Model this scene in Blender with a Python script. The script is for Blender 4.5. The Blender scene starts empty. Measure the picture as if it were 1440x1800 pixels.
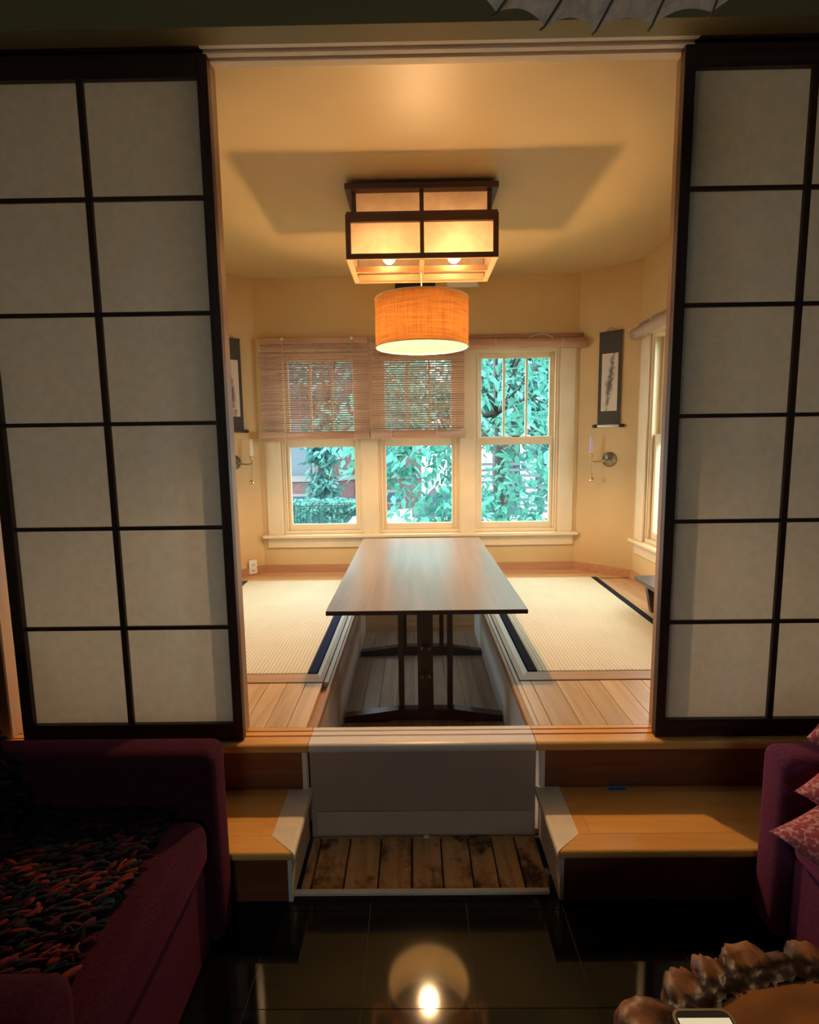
import bpy, bmesh, math, random
from mathutils import Matrix, Vector, noise
random.seed(7)
C = bpy.context.scene.collection
PI = math.pi
LIFT = 0.36          # the raised deck is z=0 while building; everything is lifted so the living-room floor is z=0

# ---------------------------------------------------------------- camera
CAM = Vector((-0.047, -1.85, 1.0195))
cd = bpy.data.cameras.new('camera'); cam = bpy.data.objects.new('camera', cd); C.objects.link(cam)
cd.sensor_fit = 'HORIZONTAL'; cd.sensor_width = 36; cd.lens = 36 * 973.05 / 1440; cd.clip_start = .02; cd.clip_end = 200
_p, _y, _r = [math.radians(a) for a in (7.2467, .5092, -.7926)]
_f = Vector((-math.sin(_y) * math.cos(_p), math.cos(_y) * math.cos(_p), -math.sin(_p)))
_rt = Vector((math.cos(_y), math.sin(_y), 0)); _u = _rt.cross(_f)
_r2 = _rt * math.cos(_r) + _u * math.sin(_r); _u2 = -_rt * math.sin(_r) + _u * math.cos(_r)
M = Matrix((( _r2.x, _u2.x, -_f.x), (_r2.y, _u2.y, -_f.y), (_r2.z, _u2.z, -_f.z))).to_4x4()
M.translation = CAM + Vector((0, 0, LIFT)); cam.matrix_world = M
bpy.context.scene.camera = cam

# ---------------------------------------------------------------- sky, exposure
w = bpy.data.worlds.new('sky'); bpy.context.scene.world = w; w.use_nodes = True
bg = w.node_tree.nodes['Background']; bg.inputs[0].default_value = (.82, .96, 1.0, 1); bg.inputs[1].default_value = 3.2
vs = bpy.context.scene.view_settings
vs.view_transform = 'Standard'; vs.look = 'None'; vs.gamma = 1; vs.exposure = 1.6; vs.use_curve_mapping = False
cy = bpy.context.scene.cycles
cy.use_denoising = True; cy.max_bounces = 10; cy.diffuse_bounces = 5; cy.transparent_max_bounces = 16; cy.sample_clamp_indirect = 8
LAMP_DRUM = 540.0; LAMP_BOX_A = 5.5; LAMP_BOX_B = 5.5
WARM = (1.0, .60, .27)

# light portals at the windows (they emit nothing, they only guide the sampling of the sky)
def portal(loc, rot, sx, sy):
    l = bpy.data.lights.new('window_portal', 'AREA'); l.shape = 'RECTANGLE'; l.size = sx; l.size_y = sy
    l.cycles.is_portal = True
    o = bpy.data.objects.new('window_portal', l); C.objects.link(o); o.location = Vector(loc) + Vector((0, 0, LIFT)); o.rotation_euler = rot
portal((0, 2.60, 1.0), (-PI / 2, 0, 0), 2.2, 1.4)
portal((1.66, 1.55, 1.0), (PI / 2, 0, PI / 2), .8, 1.4)
portal((0, -4.36, 1.45), (PI / 2, 0, 0), .8, .8)  # portal for the added rear window
portal((-1.67, 1.55, 1.0), (PI / 2, 0, -PI / 2), .8, 1.4)

# ---------------------------------------------------------------- materials
def newmat(name):
    m = bpy.data.materials.new(name); m.use_nodes = True
    nt = m.node_tree; b = nt.nodes['Principled BSDF']
    return m, nt, b
def N(nt, t, **kw):
    n = nt.nodes.new(t)
    for k, v in kw.items():
        if k in n.inputs: n.inputs[k].default_value = v
        else: setattr(n, k, v)
    return n
def ramp(nt, fac, stops):
    r = nt.nodes.new('ShaderNodeValToRGB'); e = r.color_ramp.elements
    e[0].position = stops[0][0]; e[0].color = (*stops[0][1], 1); e[1].position = stops[-1][0]; e[1].color = (*stops[-1][1], 1)
    for p, c in stops[1:-1]:
        q = e.new(p); q.color = (*c, 1)
    nt.links.new(fac, r.inputs[0]); return r.outputs[0]
def bump(nt, b, h, strength, dist=.002):
    n = N(nt, 'ShaderNodeBump'); n.inputs['Strength'].default_value = strength; n.inputs['Distance'].default_value = dist
    nt.links.new(h, n.inputs['Height']); nt.links.new(n.outputs[0], b.inputs['Normal'])
def coords(nt, scale, rnd=True):
    tc = N(nt, 'ShaderNodeTexCoord'); mp = N(nt, 'ShaderNodeMapping'); mp.inputs['Scale'].default_value = scale
    if rnd:
        oi = N(nt, 'ShaderNodeObjectInfo'); mu = N(nt, 'ShaderNodeMath', operation='MULTIPLY'); mu.inputs[1].default_value = 37
        nt.links.new(oi.outputs['Random'], mu.inputs[0]); va = N(nt, 'ShaderNodeVectorMath', operation='ADD')
        nt.links.new(tc.outputs['Object'], va.inputs[0]); nt.links.new(mu.outputs[0], va.inputs[1]); nt.links.new(va.outputs[0], mp.inputs[0])
    else: nt.links.new(tc.outputs['Object'], mp.inputs[0])
    return mp.outputs[0]
def mulrand(nt, col, lo, hi):
    oi = N(nt, 'ShaderNodeObjectInfo'); mr = N(nt, 'ShaderNodeMapRange'); mr.inputs['To Min'].default_value = lo; mr.inputs['To Max'].default_value = hi
    nt.links.new(oi.outputs['Random'], mr.inputs[0])
    mx = N(nt, 'ShaderNodeMix', data_type='RGBA', blend_type='MULTIPLY'); mx.inputs[0].default_value = 1
    nt.links.new(col, mx.inputs[6]); nt.links.new(mr.outputs[0], mx.inputs[7]); return mx.outputs[2]
def wood(name, dark, light, axis='Y', rough=.4, fine=1.0, var=(.85, 1.15), spec=.5, coat=0):
    m, nt, b = newmat(name)
    s = [38 * fine] * 3; s['XYZ'.index(axis)] = 2.2 * fine
    v = coords(nt, s); n = N(nt, 'ShaderNodeTexNoise', Scale=1.0, Detail=6.0, Roughness=.6, Distortion=.6); nt.links.new(v, n.inputs['Vector'])
    c = ramp(nt, n.outputs['Fac'], [(.3, dark), (.7, light)])
    c = mulrand(nt, c, *var); nt.links.new(c, b.inputs['Base Color'])
    b.inputs['Roughness'].default_value = rough; b.inputs['Specular IOR Level'].default_value = spec
    if coat: b.inputs['Coat Weight'].default_value = coat; b.inputs['Coat Roughness'].default_value = .32
    bump(nt, b, n.outputs['Fac'], .12)
    return m
def paint(name, col, rough=.6, var=.06, scale=2.5, bumpy=.08):
    m, nt, b = newmat(name)
    v = coords(nt, (scale,) * 3, False); n = N(nt, 'ShaderNodeTexNoise', Scale=1.0, Detail=5.0); nt.links.new(v, n.inputs['Vector'])
    c = ramp(nt, n.outputs['Fac'], [(.3, tuple(x * (1 - var) for x in col)), (.7, tuple(min(1, x * (1 + var)) for x in col))])
    nt.links.new(c, b.inputs['Base Color']); b.inputs['Roughness'].default_value = rough
    n2 = N(nt, 'ShaderNodeTexNoise', Scale=90.0, Detail=2.0); nt.links.new(n2.outputs['Fac'], n2.inputs['Detail']) if False else None
    nt.links.new(v, n2.inputs['Vector']); bump(nt, b, n2.outputs['Fac'], bumpy)
    return m
def plain(name, col, rough=.5, metal=0, sheen=0, spec=.5):
    m, nt, b = newmat(name); b.inputs['Base Color'].default_value = (*col, 1); b.inputs['Roughness'].default_value = rough
    b.inputs['Metallic'].default_value = metal; b.inputs['Sheen Weight'].default_value = sheen; b.inputs['Specular IOR Level'].default_value = spec
    return m
def fabric(name, col, sheen=.6, scale=160, var=.35):
    m, nt, b = newmat(name)
    v = coords(nt, (scale,) * 3, False); n = N(nt, 'ShaderNodeTexNoise', Scale=1.0, Detail=3.0); nt.links.new(v, n.inputs['Vector'])
    c = ramp(nt, n.outputs['Fac'], [(.3, tuple(x * (1 - var) for x in col)), (.7, tuple(x * (1 + var) for x in col))])
    nt.links.new(c, b.inputs['Base Color']); b.inputs['Roughness'].default_value = .9; b.inputs['Sheen Weight'].default_value = sheen
    b.inputs['Sheen Tint'].default_value = (*[min(1, x * 6) for x in col], 1); b.inputs['Specular IOR Level'].default_value = .1
    bump(nt, b, n.outputs['Fac'], .3); return m
def emit(name, col, s):
    m, nt, b = newmat(name); nt.nodes.remove(b); e = N(nt, 'ShaderNodeEmission'); e.inputs[0].default_value = (*col, 1); e.inputs[1].default_value = s
    nt.links.new(e.outputs[0], nt.nodes['Material Output'].inputs[0]); return m
def papery(name, col, trans=.5, tcol=None, weave=None, var=.05, scale=30):
    m, nt, b = newmat(name); nt.nodes.remove(b)
    v = coords(nt, (scale,) * 3, True); n = N(nt, 'ShaderNodeTexNoise', Scale=1.0, Detail=6.0, Roughness=.65); nt.links.new(v, n.inputs['Vector'])
    fac = n.outputs['Fac']
    if weave:
        tc = N(nt, 'ShaderNodeTexCoord'); outs = []
        for sc in weave:
            mp = N(nt, 'ShaderNodeMapping'); mp.inputs['Scale'].default_value = sc; nt.links.new(tc.outputs['UV'], mp.inputs[0])
            q = N(nt, 'ShaderNodeTexNoise', Scale=1.0, Detail=4.0, Roughness=.7); nt.links.new(mp.outputs[0], q.inputs['Vector']); outs.append(q.outputs['Fac'])
        a = N(nt, 'ShaderNodeMath', operation='ADD'); nt.links.new(outs[0], a.inputs[0]); nt.links.new(outs[1], a.inputs[1])
        h = N(nt, 'ShaderNodeMath', operation='MULTIPLY'); h.inputs[1].default_value = .5; nt.links.new(a.outputs[0], h.inputs[0]); fac = h.outputs[0]
    lo = tuple(x * (1 - var) for x in col); hi = tuple(min(1, x * (1 + var)) for x in col)
    c = ramp(nt, fac, [(.38, lo), (.6, hi)])
    t = tcol or col; ct = ramp(nt, fac, [(.38, tuple(x * (1 - var) for x in t)), (.6, tuple(min(1, x * (1 + var)) for x in t))])
    d = N(nt, 'ShaderNodeBsdfDiffuse'); tr = N(nt, 'ShaderNodeBsdfTranslucent'); mx = N(nt, 'ShaderNodeMixShader'); mx.inputs[0].default_value = trans
    nt.links.new(c, d.inputs[0]); nt.links.new(ct, tr.inputs[0]); nt.links.new(d.outputs[0], mx.inputs[1]); nt.links.new(tr.outputs[0], mx.inputs[2])
    nt.links.new(mx.outputs[0], nt.nodes['Material Output'].inputs[0]); return m
def glassy(name):
    m, nt, b = newmat(name); nt.nodes.remove(b)
    t = N(nt, 'ShaderNodeBsdfTransparent'); t.inputs[0].default_value = (.93, .97, .98, 1)
    g = N(nt, 'ShaderNodeBsdfGlossy'); g.inputs['Roughness'].default_value = .02
    fr = N(nt, 'ShaderNodeFresnel'); mx = N(nt, 'ShaderNodeMixShader')
    ge = N(nt, 'ShaderNodeNewGeometry'); iv = N(nt, 'ShaderNodeMath', operation='SUBTRACT'); iv.inputs[0].default_value = 1; nt.links.new(ge.outputs['Backfacing'], iv.inputs[1])
    mu = N(nt, 'ShaderNodeMath', operation='MULTIPLY'); nt.links.new(fr.outputs[0], mu.inputs[0]); nt.links.new(iv.outputs[0], mu.inputs[1]); nt.links.new(mu.outputs[0], mx.inputs[0])
    nt.links.new(t.outputs[0], mx.inputs[1]); nt.links.new(g.outputs[0], mx.inputs[2]); nt.links.new(mx.outputs[0], nt.nodes['Material Output'].inputs[0]); return m

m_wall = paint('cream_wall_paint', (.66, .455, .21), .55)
m_ceil = paint('cream_ceiling_paint', (.62, .465, .25), .45, .05, 1.6)
m_trim = paint('cream_trim_paint', (.74, .58, .36), .35, .04, 8)
m_shoji = wood('dark_shoji_wood', (.030, .011, .006), (.075, .028, .014), 'Z', .45)
m_shoji_x = wood('dark_shoji_wood_rail', (.030, .011, .006), (.075, .028, .014), 'X', .45)
m_paper = papery('shoji_paper', (.50, .48, .42), .38)
m_deck = wood('maple_deck', (.50, .31, .15), (.74, .52, .30), 'Y', .33, .6, (.82, 1.12))
m_deck_x = wood('maple_deck_crosswise', (.46, .26, .11), (.68, .44, .22), 'X', .33, .6, (.85, 1.1))
m_tread = wood('honey_maple_tread', (.80, .37, .085), (.95, .52, .15), 'X', .3, .5, (.92, 1.08))
m_riser = wood('dark_red_riser', (.16, .050, .018), (.27, .088, .034), 'X', .45)
m_primed = paint('bare_primed_board', (.90, .79, .64), .55, .08, 14)
m_panel = paint('grey_white_panel', (.52, .36, .27), .6, .05, 5)
m_sill = wood('pale_sill_wood', (.82, .70, .60), (.94, .84, .75), 'X', .35, .6)
m_frame = wood('tatami_frame_wood', (.36, .19, .09), (.50, .29, .15), 'Y', .4)
m_frame_x = wood('tatami_frame_wood_cross', (.42, .23, .11), (.58, .35, .18), 'X', .4)
m_jamb = wood('brown_jamb', (.34, .17, .085), (.46, .25, .13), 'Z', .4)
m_pale = wood('pale_strip', (.62, .56, .46), (.76, .70, .60), 'Y', .45)
m_base = wood('red_brown_baseboard', (.44, .21, .10), (.58, .30, .15), 'X', .4)
m_pit = wood('worn_pit_board', (.30, .20, .14), (.52, .39, .30), 'Y', .35, .5, (.85, 1.15))
m_table = wood('walnut_sheen_tone', (.15, .085, .058), (.28, .170, .120), 'Y', .38, .45, (.85, 1.12), .6, 1.0)  # walnut lightened for the top, window sheen put into the base colour
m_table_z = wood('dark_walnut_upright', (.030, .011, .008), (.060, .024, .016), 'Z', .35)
m_bench = wood('dark_bench', (.045, .026, .020), (.10, .062, .046), 'Y', .35)
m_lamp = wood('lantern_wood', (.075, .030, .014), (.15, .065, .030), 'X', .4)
m_lamp_lit = wood('lantern_wood_lit', (.50, .25, .12), (.66, .36, .19), 'X', .4)  # lantern wood made lighter, lamplight put into its colour
m_lpaper = papery('lantern_paper', (.46, .34, .22), .62, (.78, .60, .43), var=.10, scale=9)
m_burlap = papery('burlap_shade', (.46, .23, .085), .50, (.20, .088, .027), weave=((9, 150, 1), (260, 7, 1)), var=.32)
m_lining = papery('shade_lining', (.30, .235, .125), .45, (.62, .55, .42), var=.02)
m_bulb = emit('lit_bulb', WARM, LAMP_DRUM); m_bulb_a = emit('lit_bulb_box', WARM, LAMP_BOX_A * 3); m_bulb_b = emit('dim_bulb_box', WARM, LAMP_BOX_B * 2)
m_white = plain('white_plastic', (.82, .80, .76), .4); m_black = plain('black_metal', (.012, .010, .010), .5)
m_slot = plain('outlet_slot', (.02, .02, .02), .6)
m_brass = plain('aged_brass', (.36, .29, .17), .28, 1); m_pewter = plain('pewter', (.30, .27, .22), .32, 1); m_gold = plain('bright_brass', (.72, .50, .22), .2, 1)
m_lilac = plain('lilac_wax', (.60, .46, .62), .5); m_cream_wax = plain('cream_wax', (.78, .68, .52), .5)
m_scroll = fabric('charcoal_scroll_cloth', (.080, .074, .066), .1, 220, .25); m_knob = plain('dark_roller_knob', (.030, .008, .010), .3)
m_cloth_l = fabric('indigo_cloth', (.035, .040, .085), .2); m_cloth_r = fabric('black_cloth', (.016, .016, .022), .2)
m_glass = glassy('window_glass')
m_bamboo = wood('bamboo_slat', (.38, .19, .105), (.60, .34, .21), 'X', .5, 1, (.75, 1.2))
m_bamboo_y = wood('bamboo_slat_side', (.34, .22, .15), (.55, .40, .30), 'Y', .5, 1, (.85, 1.1))
m_cord = plain('pale_cord', (.66, .56, .44), .8)
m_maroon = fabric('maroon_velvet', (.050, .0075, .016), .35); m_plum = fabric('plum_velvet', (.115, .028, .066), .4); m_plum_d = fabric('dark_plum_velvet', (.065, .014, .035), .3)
m_tape = plain('blue_tape', (.06, .25, .62), .7)
m_outbark = plain('tree_bark', (.10, .08, .07), .9)

def tatami_mat():
    m, nt, b = newmat('tatami_weave')
    v = coords(nt, (1, 1, 1), False)
    wv = N(nt, 'ShaderNodeTexWave', wave_type='BANDS', bands_direction='X', Scale=19.0, Distortion=.4); wv.inputs['Detail Scale'].default_value = 4; nt.links.new(v, wv.inputs['Vector'])
    n = N(nt, 'ShaderNodeTexNoise', Scale=5.0, Detail=6.0); nt.links.new(v, n.inputs['Vector'])
    c1 = ramp(nt, wv.outputs['Fac'], [(.1, (.66, .54, .34)), (.7, (.84, .73, .52))])
    mx = N(nt, 'ShaderNodeMix', data_type='RGBA', blend_type='MULTIPLY'); mx.inputs[0].default_value = .5
    nt.links.new(c1, mx.inputs[6]); nt.links.new(ramp(nt, n.outputs['Fac'], [(.3, (.80, .84, .80)), (.7, (1, 1, 1))]), mx.inputs[7])
    nt.links.new(mx.outputs[2], b.inputs['Base Color']); b.inputs['Roughness'].default_value = .5; bump(nt, b, wv.outputs['Fac'], .5, .003); return m
m_tatami = tatami_mat()
def granite():
    m, nt, b = newmat('black_granite'); v = coords(nt, (1, 1, 1))
    n = N(nt, 'ShaderNodeTexVoronoi', Scale=210.0); nt.links.new(v, n.inputs['Vector'])
    c = ramp(nt, n.outputs['Distance'], [(.03, (.03, .029, .026)), (.10, (.004, .004, .004))]); nt.links.new(c, b.inputs['Base Color'])
    b.inputs['Roughness'].default_value = .06; b.inputs['Specular IOR Level'].default_value = .36; return m
m_granite = granite(); m_grout = plain('grey_grout', (.035, .035, .033), .8)
def oldplank():
    m, nt, b = newmat('old_stained_plank'); v = coords(nt, (22, 1.6, 22)); v2 = coords(nt, (7, 5, 7))
    n = N(nt, 'ShaderNodeTexNoise', Scale=1.0, Detail=7.0, Roughness=.65, Distortion=.8); nt.links.new(v, n.inputs['Vector'])
    n2 = N(nt, 'ShaderNodeTexNoise', Scale=1.3, Detail=6.0, Roughness=.7); nt.links.new(v2, n2.inputs['Vector'])
    c = ramp(nt, n.outputs['Fac'], [(.3, (.52, .25, .085)), (.7, (.88, .50, .21))])
    mx = N(nt, 'ShaderNodeMix', data_type='RGBA', blend_type='MULTIPLY'); mx.inputs[0].default_value = 1
    nt.links.new(c, mx.inputs[6]); nt.links.new(ramp(nt, n2.outputs['Fac'], [(.36, (.13, .10, .08)), (.5, (1, 1, 1))]), mx.inputs[7])
    nt.links.new(mx.outputs[2], b.inputs['Base Color']); b.inputs['Roughness'].default_value = .75; bump(nt, b, n.outputs['Fac'], .6, .004); return m
m_old = oldplank()
def inkpaint(seed):
    m, nt, b = newmat('ink_painting'); tc = N(nt, 'ShaderNodeTexCoord'); mp = N(nt, 'ShaderNodeMapping'); mp.inputs['Scale'].default_value = (3, 8, 1); mp.inputs['Location'].default_value = (seed, seed * 2, 0)
    nt.links.new(tc.outputs['UV'], mp.inputs[0]); n = N(nt, 'ShaderNodeTexNoise', Scale=1.1, Detail=8.0, Roughness=.75, Distortion=1.6); nt.links.new(mp.outputs[0], n.inputs['Vector'])
    # brushwork gathers around a leaning stem: distance in UV from that stem
    sp = N(nt, 'ShaderNodeSeparateXYZ'); nt.links.new(tc.outputs['UV'], sp.inputs[0])
    st = N(nt, 'ShaderNodeMath', operation='MULTIPLY_ADD'); st.inputs[1].default_value = .35; st.inputs[2].default_value = .34; nt.links.new(sp.outputs[1], st.inputs[0])
    d = N(nt, 'ShaderNodeMath', operation='SUBTRACT'); nt.links.new(sp.outputs[0], d.inputs[0]); nt.links.new(st.outputs[0], d.inputs[1])
    ab = N(nt, 'ShaderNodeMath', operation='ABSOLUTE'); nt.links.new(d.outputs[0], ab.inputs[0])
    dv = N(nt, 'ShaderNodeMath', operation='SUBTRACT'); dv.inputs[1].default_value = .48; nt.links.new(sp.outputs[1], dv.inputs[0])
    av = N(nt, 'ShaderNodeMath', operation='ABSOLUTE'); nt.links.new(dv.outputs[0], av.inputs[0])
    sm = N(nt, 'ShaderNodeMath', operation='MULTIPLY_ADD'); sm.inputs[1].default_value = .30; nt.links.new(av.outputs[0], sm.inputs[0]); nt.links.new(ab.outputs[0], sm.inputs[2])
    th = N(nt, 'ShaderNodeMath', operation='SUBTRACT'); nt.links.new(n.outputs['Fac'], th.inputs[0]); nt.links.new(sm.outputs[0], th.inputs[1])
    c = ramp(nt, th.outputs[0], [(.24, (.70, .60, .50)), (.31, (.40, .33, .28)), (.44, (.13, .11, .10))]); nt.links.new(c, b.inputs['Base Color']); b.inputs['Roughness'].default_value = .7
    return m

# ---------------------------------------------------------------- mesh helpers
def BM(): return bmesh.new()
def bx(bm, x0, x1, y0, y1, z0, z1, bev=0, seg=1):
    r = bmesh.ops.create_cube(bm, size=1, matrix=Matrix.Translation(((x0 + x1) / 2, (y0 + y1) / 2, (z0 + z1) / 2)) @ Matrix.Diagonal((abs(x1 - x0), abs(y1 - y0), abs(z1 - z0), 1)))
    if bev:
        es = list({e for v in r['verts'] for e in v.link_edges})
        bmesh.ops.bevel(bm, geom=es, offset=bev, segments=seg, affect='EDGES', profile=.5)
    return bm
def prism(bm, pts, axis, a, b):
    """polygon (2-D points) extruded along axis from a to b; X: pts=(y,z), Y: pts=(x,z), Z: pts=(x,y)"""
    def P(p, t): return {'X': (t, p[0], p[1]), 'Y': (p[0], t, p[1]), 'Z': (p[0], p[1], t)}[axis]
    v0 = [bm.verts.new(P(p, a)) for p in pts]; v1 = [bm.verts.new(P(p, b)) for p in pts]
    n = len(pts); fs = [bm.faces.new(v0), bm.faces.new(v1[::-1])]
    for i in range(n): fs.append(bm.faces.new((v0[i], v1[i], v1[(i + 1) % n], v0[(i + 1) % n])))
    bmesh.ops.recalc_face_normals(bm, faces=fs); return bm
def tube(bm, path, r, seg=8, cap=True):
    path = [Vector(p) for p in path]; rings = []
    rr = r if isinstance(r, (list, tuple)) else [r] * len(path)
    for i, p in enumerate(path):
        t = (path[min(i + 1, len(path) - 1)] - path[max(i - 1, 0)]).normalized()
        a = t.cross(Vector((0, 0, 1)) if abs(t.z) < .9 else Vector((1, 0, 0))).normalized(); b = t.cross(a)
        rings.append([bm.verts.new(p + (a * math.cos(2 * PI * k / seg) + b * math.sin(2 * PI * k / seg)) * rr[i]) for k in range(seg)])
    for A, B in zip(rings, rings[1:]):
        for k in range(seg):
            f = bm.faces.new((A[k], A[(k + 1) % seg], B[(k + 1) % seg], B[k])); f.smooth = True
    if cap: bm.faces.new(rings[0][::-1]); bm.faces.new(rings[-1])
    return bm
def lathe(bm, prof, loc=(0, 0, 0), seg=24, mat=Matrix(), close=False):
    L = Matrix.Translation(loc) @ mat; rings = []
    for r, z in prof: rings.append([bm.verts.new(L @ Vector((r * math.cos(2 * PI * k / seg), r * math.sin(2 * PI * k / seg), z))) for k in range(seg)])
    prs = list(zip(rings, rings[1:])) + ([(rings[-1], rings[0])] if close else [])
    for A, B in prs:
        for k in range(seg):
            f = bm.faces.new((A[k], A[(k + 1) % seg], B[(k + 1) % seg], B[k])); f.smooth = True
    return bm
def ball(bm, loc, r, sx=1, sy=1, sz=1, u=12, v=8):
    q = bmesh.ops.create_uvsphere(bm, u_segments=u, v_segments=v, radius=r, matrix=Matrix.Translation(loc) @ Matrix.Diagonal((sx, sy, sz, 1)))
    for vv in q['verts']:
        for f in vv.link_faces: f.smooth = True
    return bm
def obj(name, bm, mat, parent=None, local=False):
    me = bpy.data.meshes.new(name); bm.to_mesh(me); bm.free(); return mobj(name, me, mat, parent, local)
def mobj(name, me, mat, parent=None, local=False):
    for m in (mat if isinstance(mat, (list, tuple)) else [mat]): 
        if me.materials.find(m.name) < 0: me.materials.append(m)
    o = bpy.data.objects.new(name, me); C.objects.link(o)
    if parent:
        o.parent = parent
        if not local and parent.type == 'EMPTY': o.matrix_parent_inverse = Matrix.Translation(parent.location).inverted()
        elif not local and parent.parent is not None and parent.parent.type == 'EMPTY': pass
    return o
def tag(o, label, cat, group=None, kind=None):
    o['label'] = label; o['category'] = cat
    if group: o['group'] = group
    if kind: o['kind'] = kind
    return o
def thing(name, label, cat, loc=(0, 0, 0), group=None, kind=None):
    o = bpy.data.objects.new(name, None); C.objects.link(o); o.location = loc; o.empty_display_size = .1
    return tag(o, label, cat, group, kind)
def sub(name, bm, mat, parent):          # sub-part under a part that shares world coordinates
    me = bpy.data.meshes.new(name); bm.to_mesh(me); bm.free(); o = mobj(name, me, mat); o.parent = parent; return o
def box(name, mat, parent, *d, bev=0, seg=1): return obj(name, bx(BM(), *d, bev=bev, seg=seg), mat, parent)
_cache = {}
def piece(name, mat, parent, x0, x1, y0, y1, z0, z1, bev=.0015):
    """a small box piece sharing its mesh with equal pieces; origin at its centre"""
    k = (name, mat.name, round(x1 - x0, 4), round(y1 - y0, 4), round(z1 - z0, 4), bev)
    if k not in _cache:
        bm = bx(BM(), -(x1 - x0) / 2, (x1 - x0) / 2, -(y1 - y0) / 2, (y1 - y0) / 2, -(z1 - z0) / 2, (z1 - z0) / 2, bev)
        me = bpy.data.meshes.new(name); bm.to_mesh(me); bm.free(); me.materials.append(mat); _cache[k] = me
    o = bpy.data.objects.new(name, _cache[k]); C.objects.link(o); c = Vector(((x0 + x1) / 2, (y0 + y1) / 2, (z0 + z1) / 2))
    o.location = c
    if parent:
        o.parent = parent
        if parent.type == 'EMPTY': o.matrix_parent_inverse = Matrix.Translation(parent.location).inverted()
    return o
def structure(name, bm, mat, label, cat): return tag(obj(name, bm, mat), label, cat, kind='structure')

# ================================================================ SETTING
def wall_with_holes(x0, x1, z0, z1, holes, y0, y1):
    """wall in the XZ plane between y0,y1 with rectangular holes (x0,x1,z0,z1)"""
    bm = BM(); xs = sorted({x0, x1, *[h[0] for h in holes], *[h[1] for h in holes]}); zs = sorted({z0, z1, *[h[2] for h in holes], *[h[3] for h in holes]})
    for a, b_ in zip(xs, xs[1:]):
        for c, d in zip(zs, zs[1:]):
            if any(h[0] <= a and b_ <= h[1] and h[2] <= c and d <= h[3] for h in holes): continue
            bx(bm, a, b_, y0, y1, c, d)
    bmesh.ops.remove_doubles(bm, verts=bm.verts, dist=1e-5)
    return bm

YB = 2.458; XL = -1.56; XR = 1.55; ZC = 2.244; XBL = -1.24; XBR = 1.211; YA = 2.15
FZ = -.36
# ---- living-room floor: black granite tiles on a grey bed
fl = structure('floor', bx(BM(), -2.4, 2.4, -4.2, -.30, FZ - .1, FZ - .002), m_grout, 'glossy black granite tile floor of the dark front room', 'floor')
T = .2865
for i in range(-8, 8):
    for j in range(-13, 1):
        x0 = .38 + i * T; y0 = -.371 + (j - 1) * T
        if j == 1: continue
        a, b_ = max(x0, -2.4), min(x0 + T, 2.4); y1 = min(y0 + T, -.30)
        if b_ - a < .02: continue
        piece('tile', m_granite, fl, a + .0009, b_ - .0009, y0 + .0009, y1 - .0009, FZ - .012, FZ, 0)
for i in range(-8, 8):
    x0 = .38 + i * T; a, b_ = max(x0, -2.4), min(x0 + T, 2.4)
    if b_ - a > .02: piece('tile', m_granite, fl, a + .0009, b_ - .0009, -.3698, -.3015, FZ - .012, FZ, 0)
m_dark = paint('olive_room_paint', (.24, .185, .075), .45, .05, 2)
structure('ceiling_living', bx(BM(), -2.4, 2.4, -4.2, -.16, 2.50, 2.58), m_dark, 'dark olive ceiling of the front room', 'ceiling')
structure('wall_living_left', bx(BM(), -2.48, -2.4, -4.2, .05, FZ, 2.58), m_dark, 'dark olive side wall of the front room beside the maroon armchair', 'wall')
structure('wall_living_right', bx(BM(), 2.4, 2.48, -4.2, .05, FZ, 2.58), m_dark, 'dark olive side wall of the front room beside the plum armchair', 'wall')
structure('wall_living_back', wall_with_holes(-2.48, 2.48, FZ, 2.58, [(-.40, .40, 1.05, 1.85)], -4.34, -4.2), m_dark, 'dark olive rear wall of the front room', 'wall')  # opening made for the added rear window
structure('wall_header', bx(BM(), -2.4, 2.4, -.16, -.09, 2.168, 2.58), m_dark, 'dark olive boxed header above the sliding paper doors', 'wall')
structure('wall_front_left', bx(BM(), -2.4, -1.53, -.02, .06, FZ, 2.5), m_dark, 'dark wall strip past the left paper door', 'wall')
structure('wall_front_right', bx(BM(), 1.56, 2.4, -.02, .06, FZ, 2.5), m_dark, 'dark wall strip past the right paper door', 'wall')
structure('trim_1', bx(BM(), -1.53, -1.47, -.03, .05, -.0, 2.16, .004), m_jamb, 'brown wooden end post beside the left paper door', 'post')

structure('floor_light_block', bx(BM(), -2.48, 2.48, -4.28, 2.62, FZ - .25, FZ - .1005), m_grout, 'unseen slab added below the floors to keep sky light out', 'floor')  # unseen slab added to stop sky light leaking in under the steps
# ---- alcove shell
WIN = [(-1.075, -.445), (-.327, .313), (.421, 1.072)]; WZ0, WZ1 = .315, 1.705
structure('wall_back', wall_with_holes(XBL - .02, XBR + .02, FZ, ZC + .06, [(a, b_, WZ0, WZ1) for a, b_ in WIN], YB, YB + .16), m_wall, 'cream back wall with three windows', 'wall')
SW = (1.15, 1.96)     # side-window opening along Y
def side_wall(x0, x1):
    bm = wall_with_holes(.05, YA + .02, FZ, ZC + .06, [(SW[0], SW[1], WZ0, WZ1)], 0, 1)
    for v in bm.verts: v.co = Vector((x0 + (x1 - x0) * v.co.y, v.co.x, v.co.z))
    bmesh.ops.recalc_face_normals(bm, faces=bm.faces); return bm
structure('wall_right', side_wall(XR, XR + .14), m_wall, 'cream right wall of the alcove with a side window', 'wall')
structure('wall_left', side_wall(XL - .14, XL), m_wall, 'cream left wall of the alcove with a side window', 'wall')
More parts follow.
